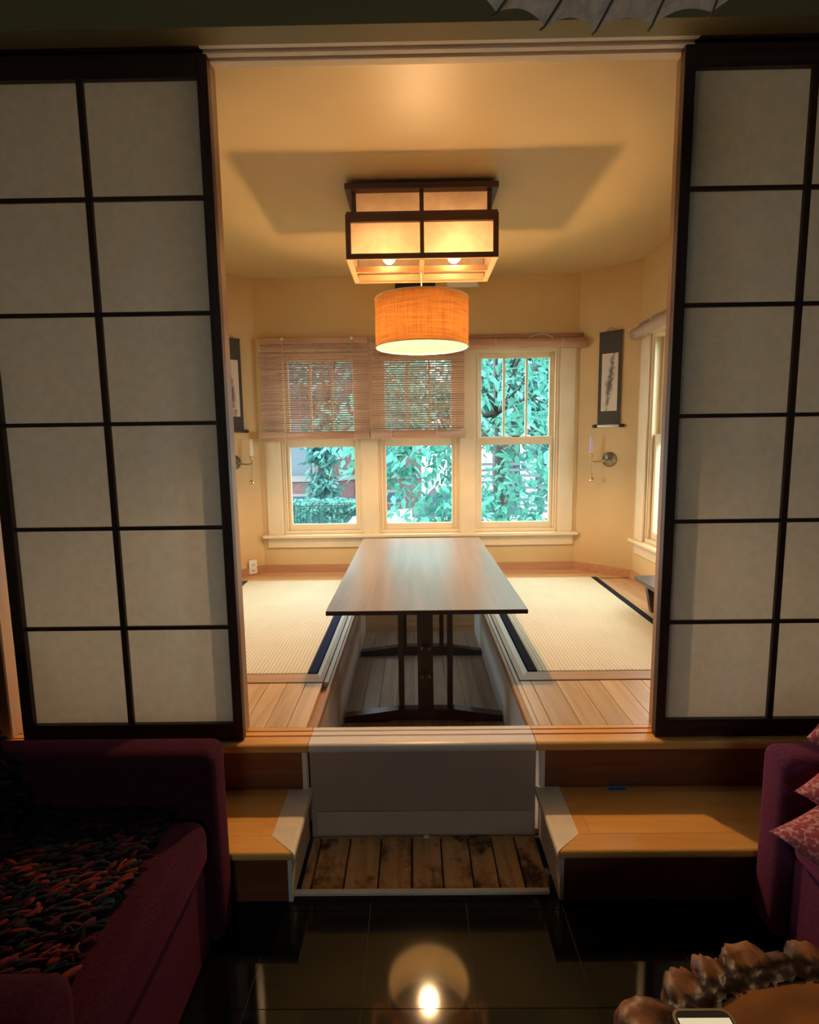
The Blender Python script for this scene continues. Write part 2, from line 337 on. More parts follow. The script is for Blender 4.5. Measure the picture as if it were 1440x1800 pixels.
structure('wall_corner_right', prism(BM(), [(XBR, YB), (XR, YA), (XR + .14, YA), (XR + .14, YB + .16), (XBR, YB + .16)], 'Z', FZ, ZC + .06), m_wall, 'cream angled corner wall behind the ink scroll and the lilac candle', 'wall')
structure('wall_corner_left', prism(BM(), [(XBL, YB), (XBL, YB + .16), (XL - .14, YB + .16), (XL - .14, YA), (XL, YA)], 'Z', FZ, ZC + .06), m_wall, 'cream angled corner wall above the power outlet', 'wall')
structure('ceiling', bx(BM(), XL - .14, XR + .14, .045, YB + .16, ZC, ZC + .06), m_ceil, 'cream ceiling of the alcove around the wooden lantern', 'ceiling')
# head track with two grooves
hp = [(-.09, 2.168), (-.075, 2.168), (-.075, 2.18), (-.055, 2.18), (-.055, 2.168), (-.038, 2.168), (-.038, 2.18), (-.02, 2.18), (-.02, 2.168), (.045, 2.190), (.045, 2.5), (-.09, 2.5)]
ht = thing('trim_2', 'grooved wooden head track over the wide opening', 'door track', (0, -.02, 2.168), kind='structure')
for a, b_, mt in ((-1.56, -.658, m_shoji_x), (-.6575, .7955, m_sill), (.796, 1.60, m_shoji_x)): obj('track_board', prism(BM(), hp, 'X', a, b_), mt, ht)  # side boards coloured dark in place of shade above the doors
# jamb posts
structure('trim_3', bx(BM(), -.695, -.655, -.018, .045, 0, 2.182, .003), m_jamb, 'narrow wooden jamb behind the left paper door', 'door jamb')
structure('trim_4', bx(BM(), .789, .83, -.018, .045, 0, 2.182, .003), m_jamb, 'narrow wooden jamb behind the right paper door', 'door jamb')

# ---- raised decks
PL, PR = -.425, .392; PB = 2.07     # pit side and back
def deck(name, x0, x1, label):
    o = structure(name, bx(BM(), x0, x1, .03, YB - .002 if False else 2.14, FZ, -.0205), m_frame, label, 'floor'); return o
dl = deck('floor_deck_left', XL, PL, 'maple board deck under the tatami with the indigo border')
dr = deck('floor_deck_right', PR, XR, 'maple board deck under the tatami with the black border')
db = structure('floor_deck_back', prism(BM(), [(XL, 2.14), (PL, 2.14), (PL, PB), (PR, PB), (PR, 2.14), (XR, 2.14), (XR, YA), (XBR, YB), (XBL, YB), (XL, YA)], 'Z', FZ, -.0205), m_frame, 'maple board deck below the back windows', 'floor')
# front boards running into the room
x = PL - .006
edges = [-.448, -.52, -.60, -.68, -.775, -.86, -.95, -1.04, -1.13, -1.22, -1.31, -1.40, -1.49, XL]
for a, b_ in zip(edges[1:], edges): piece('plank', m_deck, dl, a + .0008, b_ - .0008, .032, .405, -.02, 0)
edges = [.393, .440, .545, .64, .73, .82, .91, 1.0, 1.09, 1.18, 1.27, 1.36, 1.45, XR]
for a, b_ in zip(edges, edges[1:]): piece('plank', m_deck, dr, a + .0008, b_ - .0008, .032, .405, -.02, 0)
# side boards beyond the mats and boards across the back
for k in range(3):
    piece('plank', m_deck, dr, 1.305 + k * .0815, 1.305 + (k + 1) * .0815 - .0015, .407, 2.138, -.02, 0)
    piece('plank', m_deck, dl, XL + k * .0715, XL + (k + 1) * .0715 - .0015, .407, 2.138, -.02, 0)
for k, (a, b_) in enumerate(((2.172, 2.26), (2.26, 2.35), (2.35, YB))):
    def lim(s, y): 
        t = max(0, (y - YA) / (YB - YA)); return (XR + (XBR - XR) * t) if s > 0 else (XL + (XBL - XL) * t)
    y0, y1 = a + .0008, b_ - .0008
    pts = [(lim(-1, y0), y0), (lim(1, y0), y0), (lim(1, y1), y1), (lim(-1, y1), y1)]
    sub('plank', prism(BM(), pts, 'Z', -.02, 0), m_deck_x, db)
piece('plank', m_deck_x, db, -.47, .44, PB, 2.170, -.02, 0)
# pit edge: pale strip and brown nosing
for s, nm, x0, x1, x2 in ((-1, 'left', -.447, -.428, -.408), (1, 'right', .393, .374, .354)):
    pass
structure('trim_5', bx(BM(), -.447, -.424, .41, PB, -.02, .0, .002), m_pale, 'pale strip along the pit edge beside the indigo-bordered tatami', 'trim')
structure('trim_6', bx(BM(), -.4235, -.408, .032, PB, -.03, -.001, .004, 2), m_frame, 'brown nosing along the pit edge beside the indigo-bordered tatami', 'trim')
structure('trim_7', bx(BM(), .374, .3925, .032, PB, -.02, .0, .002), m_pale, 'pale strip along the pit edge beside the black-bordered tatami', 'trim')
structure('trim_8', bx(BM(), .354, .3735, .032, PB, -.03, -.001, .004, 2), m_frame, 'brown nosing along the pit edge beside the black-bordered tatami', 'trim')

# ---- sunken pit
pf = structure('floor_pit', bx(BM(), PL - .02, PR + .02, -.045, PB + .02, FZ - .1, FZ - .02), m_grout, 'worn brown board floor of the sunken pit under the table', 'floor')
n = 9; wd = (PR - PL) / n
for k in range(n): piece('plank', m_pit, pf, PL + k * wd + .0006, PL + (k + 1) * wd - .0006, -.025, PB, FZ - .02, FZ)
structure('wall_pit_left', bx(BM(), PL + .0005, PL + .012, -.025, PB, FZ, -.0305), m_panel, 'grey painted left side panel of the sunken pit', 'wall')
structure('wall_pit_right', bx(BM(), PR - .012, PR - .0005, -.025, PB, FZ, -.0305), paint('pit_white_panel', (.74, .72, .72), .5, .05, 4), 'smooth white right side panel of the sunken pit', 'wall')
structure('wall_pit_back', bx(BM(), PL + .012, PR - .012, PB - .018, PB - .0005, FZ, -.021), m_frame_x, 'brown wooden end panel of the sunken pit', 'wall')

# ---- sill (threshold) in three pieces with bullnose front and door grooves
def sill_profile(grooves=True):
    p = [(.032, -.032), (.032, 0)]
    if grooves: p += [(.012, 0), (.012, -.006), (.003, -.006), (.003, 0), (-.02, 0), (-.02, -.006), (-.030, -.006), (-.030, 0)]
    p += [(-.072, 0)] + [(-.072 - .016 * math.sin(a), -.016 + .016 * math.cos(a)) for a in (PI * k / 8 for k in range(1, 8))] + [(-.072, -.032)]
    return p
th = thing('trim_9', 'wooden threshold with bullnose front running under the paper doors', 'threshold', (0, -.03, -.032), kind='structure')
obj('threshold_board', prism(BM(), sill_profile(), 'X', -1.56, -.4215), m_tread, th)
o = obj('threshold_board', prism(BM(), sill_profile(), 'X', -.419, .357), m_sill, th); o['label'] = 'pale unfinished middle board'
obj('threshold_board', prism(BM(), sill_profile(), 'X', .3595, 1.60), m_tread, th)

# ---- riser recess between the steps
structure('wall_recess', bx(BM(), -.42, .362, -.058, -.044, FZ, -.033), m_panel, 'taupe panel closing the pit above the old planks', 'wall')
structure('trim_10', bx(BM(), -.402, .352, -.066, -.0585, FZ + .012, -.262, .002), paint('taupe_board', (.66, .48, .36), .55, .06, 10), 'pale board at the foot of the taupe panel', 'trim')
pk = structure('floor_subfloor', bx(BM(), -.42, .362, -.30, -.06, FZ - .1, FZ - .012), plain('dark_gap', (.012, .008, .006), .9), 'strip of old stained floor planks between the two steps', 'floor')
pe = [-.418, -.385, -.284, -.176, -.069, .030, .125, .205, .285, .360]
for a, b_ in zip(pe, pe[1:]):
    y1 = -.062 - random.random() * .012
    piece('plank', m_old, pk, a + .0025, b_ - .0025, -.298, y1, FZ - .014, FZ + .006 + random.uniform(-.002, .002), .003)
tag(box('wood_chip', m_primed, None, -.03, -.008, -.082, -.066, FZ + .007, FZ + .015, bev=.003), 'small pale splinter lying on the old planks', 'wood chip')
structure('trim_11', bx(BM(), -.432, .352, -.318, -.3005, FZ, FZ + .012, .002), m_primed, 'pale strip edging the old planks at the black tiles', 'trim')

# ---- steps
TZ = -.176; TF = -.368
def step(name, s, xin, xout, label):
    """s=+1: the open end faces left (right-hand step); xin = open end of the tread"""
    root = thing(name, label, 'step', ((xin + xout) / 2, -.2, FZ), 'wooden steps below the threshold', 'structure')
    xi = xin + s * .018; lo, hi = sorted((xi, xout))
    def nose(z, t=.026):
        return [(-.062, z), (TF + .012, z)] + [(TF + .012 - .013 * math.sin(a), z - .013 + .013 * math.cos(a)) for a in (PI * k / 8 for k in range(1, 8))] + [(TF + .012, z - t), (-.062, z - t)]
    # main tread: front board and back boards, mitred against the pale border
    bw = .085; z0 = TZ - .026
    fb = .075                                                  # front board depth
    a = xin; b_ = xin + s * bw
    pts = [(b_, TF + .0 + fb), (xout, TF + fb), (xout, TF), (a + s * .004, TF)]
    bm = BM(); prism(bm, pts, 'Z', z0, TZ); es = [e for e in bm.edges if abs(e.verts[0].co.y - TF) < 1e-5 and abs(e.verts[1].co.y - TF) < 1e-5 and abs(e.verts[0].co.x - e.verts[1].co.x) > .01]
    bmesh.ops.bevel(bm, geom=es, offset=.011, segments=4, affect='EDGES', profile=.5); obj('nosing_board', bm, m_tread, root)
    x0, x1 = sorted((b_ + s * .0008, xout))
    cuts = [b_ + s * .0008, b_ + s * .036] ; L = abs(xout - b_)
    while abs(xout - cuts[-1]) > .55: cuts.append(cuts[-1] + s * random.uniform(.36, .5))
    cuts.append(xout)
    for c, d in zip(cuts, cuts[1:]):
        p, q = sorted((c, d)); piece('tread_board', m_tread, root, p + .0003, q - .0003, TF + fb + .0006, -.062, z0, TZ, .0004)
    pts = [(a, TF - .001), (a, -.055), (b_, -.055), (b_, TF + fb)]
    bm = BM(); prism(bm, pts, 'Z', z0, TZ + .001); es = [e for e in bm.edges if abs(e.verts[0].co.x - a) < 1e-5 and abs(e.verts[1].co.x - a) < 1e-5 and abs(e.verts[0].co.y - e.verts[1].co.y) > .01]
    bmesh.ops.bevel(bm, geom=es, offset=.010, segments=4, affect='EDGES', profile=.5)
    o = obj('border_board', bm, m_primed, root); o['label'] = 'pale unfinished end border'
    obj('front_riser', bx(BM(), *sorted((xi + s * .012, xout)), TF + .034, TF + .046, FZ, z0), m_riser, root)
    o = obj('end_panel', bx(BM(), *sorted((xi, xi + s * .012)), TF + .032, -.060, FZ, z0), m_primed, root)
    obj('upper_riser', bx(BM(), *sorted((xi + s * .016, xout)), -.060, -.046, TZ, -.033), m_riser, root)
    obj('corner_post', bx(BM(), *sorted((xi, xi + s * .016)), -.064, -.046, TZ, -.033), m_primed, root)
    obj('cove_strip', bx(BM(), *sorted((xi + s * (.25 if s > 0 else .02), xout)), -.066, -.0602, TZ, TZ + .007), m_riser, root)
    return root
step('wooden_step', -1, -.412, -1.52, 'honey maple step with pale end border beside the maroon armchair')
step('wooden_step', 1, .358, 1.60, 'honey maple step with pale end border and blue tape')
tp = BM(); prism(tp, [(.611, -.0625), (.672, -.0625), (.668, -.083), (.607, -.083)], 'Z', TZ, TZ + .0006)
prism(tp, [(.609, TZ), (.672, TZ), (.670, TZ + .0), (.670, TZ + .004), (.609, TZ + .004)][:1] + [(.672, TZ), (.672, TZ + .004), (.609, TZ + .004)], 'Y', -.0668, -.0662)
tag(obj('tape_strip', tp, m_tape), 'short strip of blue painter tape on the honey step', 'tape')

# ---- windows
def window(name, label, T3, w2, zs=(WZ0, WZ1), mid=(.985, 1.045)):
    """double-hung window; local x in [-w2,w2], y=0 at the wall face going outwards; T3 maps local to world"""
    root = thing(name, label, 'window', (0, 0, 0), kind='structure')
    def ob(nm, bm, mat, par=None):
        bmesh.ops.transform(bm, matrix=T3, verts=bm.verts)
        if T3.to_3x3().determinant() < 0: bmesh.ops.reverse_faces(bm, faces=bm.faces)
        return obj(nm, bm, mat, par or root)
    z0, z1 = zs; j = .022
    bm = BM(); bx(bm, -w2, -w2 + j, .0, .15, z0, z1); bx(bm, w2 - j, w2, .0, .15, z0, z1); bx(bm, -w2 + j, w2 - j, .0, .15, z1 - j, z1); bx(bm, -w2 + j, w2 - j, .0, .15, z0, z0 + .018)
    ob('window_frame', bm, m_trim)
    bm = BM(); bx(bm, -w2 + j, -w2 + j + .012, .006, .024, z0 + .018, z1 - j, .003); bx(bm, w2 - j - .012, w2 - j, .006, .024, z0 + .018, z1 - j, .003)
    ob('stop_bead', bm, m_trim)
    s = w2 - j - .001; st = .040
    # lower sash (inner track)
    bm = BM(); a, b_ = z0 + .0185, mid[1]
    bx(bm, -s, -s + st, .026, .060, a, b_, .003); bx(bm, s - st, s, .026, .060, a, b_, .003); bx(bm, -s + st, s - st, .026, .060, a, a + .048, .003); bx(bm, -s + st, s - st, .026, .060, mid[0], b_, .003)
    lo = ob('lower_sash', bm, m_trim)
    ob2 = BM(); bx(ob2, -s + st, s - st, .042, .045, a + .048, mid[0]); p = ob('pane', ob2, m_glass); p.parent = lo; p.matrix_parent_inverse = Matrix()
    # upper sash (outer track) with two muntins
    bm = BM(); a, b_ = mid[0], z1 - j
    bx(bm, -s, -s + st, .064, .098, a, b_, .003); bx(bm, s - st, s, .064, .098, a, b_, .003); bx(bm, -s + st, s - st, .064, .098, a, mid[1] + .005, .003); bx(bm, -s + st, s - st, .064, .098, b_ - .038, b_, .003)
    up = ob('upper_sash', bm, m_trim)
    g = 2 * (s - st) / 3
    for k in (1, 2):
        bm = bx(BM(), -s + st + k * g - .009, -s + st + k * g + .009, .066, .096, mid[1] + .005, b_ - .038, .003); q = ob('muntin', bm, m_trim); q.parent = up; q.matrix_parent_inverse = Matrix()
    for k in range(3):
        bm = bx(BM(), -s + st + k * g + .009 * (k > 0), -s + st + (k + 1) * g - .009 * (k < 2), .079, .082, mid[1] + .005, b_ - .038); q = ob('pane', bm, m_glass); q.parent = up; q.matrix_parent_inverse = Matrix()
    bm = bx(BM(), -w2, w2, .12, .22, z0 - .05, z0 + .005); ob('outer_sill', bm, m_trim)
    bm = bx(BM(), -.03, .03, .03, .055, mid[1], mid[1] + .012, .003); ob('sash_lock', bm, m_brass)
    return root
labs = ['cream double-hung window behind a lowered blind next to the left corner', 'cream double-hung middle window behind a lowered blind', 'cream double-hung window with its blind rolled up']
for k, ((a, b_), lb) in enumerate(zip(WIN, labs)):
    window('window_%d' % (k + 1), lb, Matrix.Translation(((a + b_) / 2, YB, 0)), (b_ - a) / 2)
yc = (SW[0] + SW[1]) / 2; ws = (SW[1] - SW[0]) / 2
window('window_4', 'cream side window above the dark bench', Matrix.Translation((XR, yc, 0)) @ Matrix.Rotation(-PI / 2, 4, 'Z'), ws)
window('window_6', 'unseen window added in the rear wall to light the dark front room', Matrix.Translation((0, -4.2, 0)) @ Matrix.Rotation(PI, 4, 'Z'), .40, (1.05, 1.85), (1.42, 1.47))  # unseen rear window, added to brighten the front room
window('window_5', 'cream side window in the left alcove wall', Matrix.Translation((XL, yc, 0)) @ Matrix.Rotation(PI / 2, 4, 'Z'), ws)
# casings
cs = thing('trim_12', 'cream painted casing around the three back windows', 'window casing', (0, YB, .2), kind='structure')
for a, b_ in ((-1.195, -1.075), (-.445, -.327), (.313, .421), (1.072, 1.185)): box('casing_board', m_trim, cs, a, b_, YB - .018, YB, .305, 1.705, bev=.002)
box('head_casing', m_trim, cs, -1.21, 1.20, YB - .022, YB, 1.705, 1.80, bev=.003)
box('window_stool', m_trim, cs, -1.235, 1.225, YB - .055, YB + .002, .280, .305, bev=.006, seg=2)
box('apron', m_trim, cs, -1.205, 1.195, YB - .018, YB, .200, .280, bev=.004)
for s, X, nm in ((1, XR, 'right'), (-1, XL, 'left')):
    c2 = thing('trim_%d' % (13 + (s < 0)), 'cream painted casing of the side window %s' % ('over the dark bench' if s > 0 else 'in the left alcove wall'), 'window casing', (X, yc, .2), kind='structure')
    def b2(nm2, d, y0, y1, z0, z1, bev=.003): box(nm2, m_trim, c2, *sorted((X, X - s * d)), y0, y1, z0, z1, bev=bev)
    b2('casing_board', .018, SW[1], SW[1] + .13, .305, 1.705); b2('casing_board', .018, SW[0] - .13, SW[0], .305, 1.705)
    b2('head_casing', .022, SW[0] - .14, SW[1] + .14, 1.705, 1.80); b2('window_stool', .055, SW[0] - .17, SW[1] + .16, .280, .305, .006); b2('apron', .018, SW[0] - .14, SW[1] + .13, .200, .280)
# baseboards
def board_along(name, A, B, label, mat=m_base):
    A, B = Vector(A), Vector(B); t = (B - A).normalized(); nrm = Vector((t.y, -t.x))
    pts = [A + nrm * .0, B, B + nrm * .016, A + nrm * .016]
    structure(name, prism(BM(), [(p.x, p.y) for p in pts], 'Z', 0, .062), mat, label, 'baseboard')
board_along('baseboard_back', (XBL, YB), (XBR, YB), 'red-brown baseboard under the back windows')
board_along('baseboard_corner_right', (XBR, YB), (XR, YA), 'red-brown baseboard of the corner below the lilac candle')
board_along('baseboard_corner_left', (XL, YA), (XBL, YB), 'red-brown baseboard of the corner with the power outlet')
structure('baseboard_right', bx(BM(), XR - .016, XR, .06, YA, 0, .062), m_base, 'red-brown baseboard behind the dark bench', 'baseboard')
structure('baseboard_left', bx(BM(), XL, XL + .016, .06, YA, 0, .062), m_base, 'red-brown baseboard of the left alcove wall', 'baseboard')

# ================================================================ SHOJI DOORS
K = .9703
def dX(x): return CAM.x + (x - CAM.x) * K
def dZ(z): return CAM.z + (z - CAM.z) * K
def shoji(name, x0, p0, pv, p1, x1, label):
    root = thing(name, label, 'sliding door', ((dX(x0) + dX(x1)) / 2, -.04, 0), kind='structure')
    x0, p0, pv, p1, x1 = map(dX, (x0, p0, pv, p1, x1))
    zt = dZ(2.205); zp = dZ(2.140); zb = dZ(.0333); z0 = 0.0005; y0, y1 = -.055, -.024
    for a, b_ in ((x0, p0), (p1, x1)): box('stile', m_shoji, root, a, b_, y0, y1, z0, zt, bev=.002)
    box('top_rail', m_shoji_x, root, p0, p1, y0, y1, zp, zt, bev=.002); box('bottom_rail', m_shoji_x, root, p0, p1, y0, y1, z0, zb, bev=.002)
    vb = .0095; hb = .0065
    box('upright_bar', m_shoji, root, pv - vb, pv + vb, -.050, -.036, zb, zp, bev=.001)
    rows = [zp] + [dZ(2.1477 - .3524 * k) for k in range(1, 6)] + [zb]
    for z in rows[1:-1]:
        for a, b_ in ((p0, pv - vb), (pv + vb, p1)): box('cross_bar', m_shoji_x, root, a, b_, -.048, -.037, z - hb, z + hb, bev=.001)
    for a, b_ in ((p0, pv), (pv, p1)):
        for zt_, zb_ in zip(rows, rows[1:]):
            bm = BM(); v = [bm.verts.new(c) for c in ((a, -.0355, zb_), (b_, -.0355, zb_), (b_, -.0355, zt_), (a, -.0355, zt_))]; bm.faces.new(v)
            obj('paper_pane', bm, m_paper, root)
    return root
shoji('door_1', -1.454, -1.414, -1.0676, -.700, -.666, 'sliding paper door with dark wooden grid behind the maroon armchair')
shoji('door_2', .795, .829, 1.1995, 1.572, 1.608, 'sliding paper door with dark wooden grid behind the plum armchair')

# ================================================================ TATAMI
def tatami(x0, x1, cx0, cx1, cloth, label, outer):
    r = thing('tatami_mat', label, 'tatami mat', ((x0 + x1) / 2, 1.33, 0), 'tatami mats beside the pit')
    lo, hi = sorted((x0, x1)); y0, y1 = .494, 2.168
    m0, m1 = (lo + .042, hi - .042)
    box('woven_surface', m_tatami, r, m0, m1, y0, y1, -.02, .0065, bev=.003)
    for a, b_ in ((lo, m0), (m1, hi)): box('cloth_border', cloth, r, a, b_, y0, y1, -.02, .008, bev=.003)
    return r
tatami(-.487, -1.335, 0, 0, m_cloth_l, 'straw tatami mat with indigo cloth border', -1)
tatami(.4466, 1.298, 0, 0, m_cloth_r, 'straw tatami mat with black cloth border', 1)
def tframe(s, xc, xi, xo, xfar, nm, label):
    r = thing(nm, label, 'floor trim', ((xo + xfar) / 2, .45, 0), kind='structure')
    # pale inner strip, brown outer strip, mitred at the front corner
    yf0, yf1, yf2 = .408, .452, .490
    def poly(pts, mat, name): obj(name, prism(BM(), pts, 'Z', -.0195, .004), mat, r)
    xm = xi
    poly([(xo, yf0), (xm, yf1), (xm, PB), (xo, PB)], m_frame, 'side_rail')
    poly([(xo, yf0), (xfar, yf0), (xfar, yf1), (xm, yf1)], m_frame_x, 'front_rail')
    poly([(xm, yf1), (xc, yf2), (xc, PB), (xm, PB)], m_pale, 'side_strip')
    poly([(xm, yf1), (xfar, yf1), (xfar, yf2), (xc, yf2)], m_frame_x, 'front_strip')
    return r
tframe(-1, -.484, -.468, -.4485, -1.345, 'trim_15', 'brown and pale wooden frame around the indigo-bordered tatami')
tframe(1, .4436, .418, .3945, 1.303, 'trim_16', 'brown and pale wooden frame around the black-bordered tatami')

# ================================================================ TRESTLE TABLE
tb = thing('trestle_table', 'long dark walnut trestle table standing in the sunken pit', 'table', (0, 1.4, FZ))
x0, x1, y0, y1, zt = -.441, .444, .495, 2.325, .287
bw = [.0, .19, .36, .53, .70, .885]
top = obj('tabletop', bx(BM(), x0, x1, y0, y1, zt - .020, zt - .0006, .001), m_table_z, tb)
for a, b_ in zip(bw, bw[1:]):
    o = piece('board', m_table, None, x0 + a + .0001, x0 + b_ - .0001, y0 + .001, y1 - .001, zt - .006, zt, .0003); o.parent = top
def trestle(yc):
    t = .026
    # arched foot across the pit
    pts = [(-.405, FZ), (-.405, FZ + .030), (-.14, FZ + .065), (.14, FZ + .065), (.376, FZ + .030), (.376, FZ), (.20, FZ), (.16, FZ + .012), (-.16, FZ + .012), (-.20, FZ)]
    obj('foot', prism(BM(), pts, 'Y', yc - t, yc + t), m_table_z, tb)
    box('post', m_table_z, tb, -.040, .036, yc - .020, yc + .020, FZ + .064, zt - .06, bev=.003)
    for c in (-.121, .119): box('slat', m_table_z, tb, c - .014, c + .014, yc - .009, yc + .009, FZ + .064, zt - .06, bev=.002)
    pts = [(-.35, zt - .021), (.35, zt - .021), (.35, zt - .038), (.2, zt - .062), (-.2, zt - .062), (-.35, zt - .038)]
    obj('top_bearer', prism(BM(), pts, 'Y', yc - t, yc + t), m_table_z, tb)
YT0, YT1 = .765, 1.62
trestle(YT0); trestle(YT1)
for z in (-.13, .012):
    st = box('stretcher', m_table_z, tb, -.014, .012, YT0 - .052, YT1 + .052, z - .028, z + .028, bev=.003)
    for yy, s in ((YT0 - .036, -1), (YT1 + .036, 1)):
        bm = bx(BM(), -.024, .022, yy - .007, yy + .007, z + .004, z + .018, .002); sub('wedge', bm, m_table, st)

# ================================================================ LANTERN AND DRUM PENDANT
LX, LHX, LY0, LY1 = .006, .363, .917, 1.325; LZ0, LZ1 = 1.888, 2.100
ln = thing('ceiling_lantern', 'two-tier wooden box lantern with paper panes fixed to the ceiling', 'ceiling light', (LX, 1.12, ZC))
box('cap', m_lamp, ln, LX - LHX, LX + LHX, LY0, LY1, 2.200, 2.226, bev=.002)
box('ceiling_block', m_lamp, ln, LX - .30, LX + .30, LY0 + .05, LY1 - .05, 2.226, ZC - .001)
def tier(hx, ya, yb, za, zb, rt, rb, pw, cw, nm):
    for sx in (-1, 1):
        for yy in ((ya, ya + pw), (yb - pw, yb)):
            a, b_ = sorted((LX + sx * hx, LX + sx * (hx - pw))); box('corner_post', m_lamp, ln, a, b_, *yy, za, zb, bev=.001)
    for yy in ((ya, ya + pw * .8), (yb - pw * .8, yb)):
        if rt: box('rail', m_lamp, ln, LX - hx + pw, LX + hx - pw, *yy, zb - rt, zb)
        if rb: box('rail', m_lamp, ln, LX - hx + pw, LX + hx - pw, *yy, za, za + rb)
        box('middle_post', m_lamp, ln, LX - cw / 2, LX + cw / 2, *yy, za + rb, zb - rt)
    for sx in (-1, 1):
        a, b_ = sorted((LX + sx * hx, LX + sx * (hx - pw * .8)))
        if rt: box('side_rail', m_lamp, ln, a, b_, ya + pw, yb - pw, zb - rt, zb)
        if rb: box('side_rail', m_lamp, ln, a, b_, ya + pw, yb - pw, za, za + rb)
    # paper panes just inside the frame
    def pane(cs):
        bm = BM(); bm.faces.new([bm.verts.new(c) for c in cs]); obj('paper_pane', bm, m_lpaper, ln)
    i = pw * .85
    for yy in (ya + i, yb - i):
        for a, b_ in ((LX - hx + .004, LX), (LX, LX + hx - .004)): pane(((a, yy, za + .002), (b_, yy, za + .002), (b_, yy, zb - .002), (a, yy, zb - .002)))
    for xx in (LX - hx + i, LX + hx - i): pane(((xx, ya + .004, za + .002), (xx, yb - .004, za + .002), (xx, yb - .004, zb - .002), (xx, ya + .004, zb - .002)))
tier(LHX, LY0, LY1, LZ0, LZ1 - .012, .034, .022, .024, .019, 'lower')
tier(.333, LY0 + .030, LY1 - .030, LZ1 - .011, 2.200, .0, .0, .020, .020, 'upper')
bm = BM()
for a, b_, c, d in ((LX - LHX + .004, LX + LHX - .004, LY0 + .004, LY0 + .045), (LX - LHX + .004, LX + LHX - .004, LY1 - .045, LY1 - .004), (LX - LHX + .004, LX - LHX + .045, LY0 + .045, LY1 - .045), (LX + LHX - .045, LX + LHX - .004, LY0 + .045, LY1 - .045)): bx(bm, a, b_, c, d, LZ1 - .012, LZ1)
obj('shelf_rim', bm, m_lamp, ln)
# open bottom: inner frame and grid bars in the lamplit wood tone
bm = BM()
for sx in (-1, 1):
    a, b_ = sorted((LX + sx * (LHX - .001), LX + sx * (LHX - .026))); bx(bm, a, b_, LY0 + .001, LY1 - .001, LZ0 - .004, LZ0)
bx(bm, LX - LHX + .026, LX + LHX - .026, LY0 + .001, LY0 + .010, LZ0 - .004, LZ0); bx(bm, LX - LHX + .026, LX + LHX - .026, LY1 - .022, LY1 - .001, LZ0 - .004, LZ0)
obj('bottom_frame', bm, m_lamp_lit, ln)
box('bottom_bar', m_lamp_lit, ln, LX - LHX + .025, LX + LHX - .025, LY1 - .046, LY1 - .028, LZ0, LZ0 + .028)
box('bottom_bar', m_lamp_lit, ln, LX - LHX + .025, LX + LHX - .025, 1.135, 1.153, LZ0, LZ0 + .028)
box('bottom_bar', m_lamp_lit, ln, LX - .011, LX + .011, LY0 + .020, LY1 - .046, LZ0 - .004, LZ0 + .020)
for xx, mt in ((LX + .165, m_bulb_a), (LX - .165, m_bulb_b)):
    b = obj('bulb', ball(BM(), (xx, 1.10, 1.960), .038, sz=1.2), mt, ln)
    s = BM(); lathe(s, [(.0001, 2.045), (.017, 2.045), (.017, 2.000), (.0001, 2.000)], (xx, 1.10, 0), 12); sub('socket', s, m_white, b)
box('socket_bar', m_lamp, ln, LX - .333, LX + .333, 1.092, 1.108, 2.045, 2.058)

DX, DY, DR, DZ0, DZ1 = .004, 1.12, .241, 1.505, 1.744
dp = thing('drum_pendant', 'round burlap drum shade hanging under the wooden lantern', 'pendant light', (DX, DY, DZ0))
def drum(r, nm, mat, flip=False, z0=DZ0, z1=DZ1):
    bm = BM(); uv = bm.loops.layers.uv.new('UVMap'); S = 64
    A = [bm.verts.new((DX + r * math.cos(2 * PI * k / S), DY + r * math.sin(2 * PI * k / S), z0)) for k in range(S)]; B = [bm.verts.new((v.co.x, v.co.y, z1)) for v in A]
    for k in range(S):
        q = (k + 1) % S; f = bm.faces.new((A[k], A[q], B[q], B[k])); f.smooth = True
        for lp, c in zip(f.loops, ((k / S, 0), ((k + 1) / S, 0), ((k + 1) / S, .17), (k / S, .17))): lp[uv].uv = c
    return obj(nm, bm, mat, dp)
drum(DR, 'shade', m_burlap); drum(DR - .003, 'lining', m_lining)
for zz in (DZ0, DZ1):
    bm = BM(); tube(bm, [(DX + (DR - .0015) * math.cos(2 * PI * k / 48), DY + (DR - .0015) * math.sin(2 * PI * k / 48), zz) for k in range(49)], .0035, 6); obj('rim_wire', bm, m_cream_wax, dp)
bm = BM()
for k in range(3):
    a = 2 * PI * k / 3 + .5; tube(bm, [(DX + .02 * math.cos(a), DY + .02 * math.sin(a), 1.725), (DX + (DR - .004) * math.cos(a), DY + (DR - .004) * math.sin(a), DZ1 - .006)], .0022, 6)
obj('spider_frame', bm, m_brass, dp)
obj('cord', tube(BM(), [(DX, DY, 1.735), (DX, DY, LZ0 - .003)], .0038, 8), m_white, dp)
bm = BM(); lathe(bm, [(.0001, 1.74), (.018, 1.74), (.026, 1.715), (.041, 1.695), (.041, 1.655), (.039, 1.655), (.039, 1.69), (.0001, 1.70)], (DX, DY, 0), 20); obj('socket', bm, m_white, dp)  # socket flared into an added cup that cuts the uplight
obj('bulb', ball(BM(), (DX, DY, 1.640), .034, sz=1.15, u=16, v=10), m_bulb, dp)

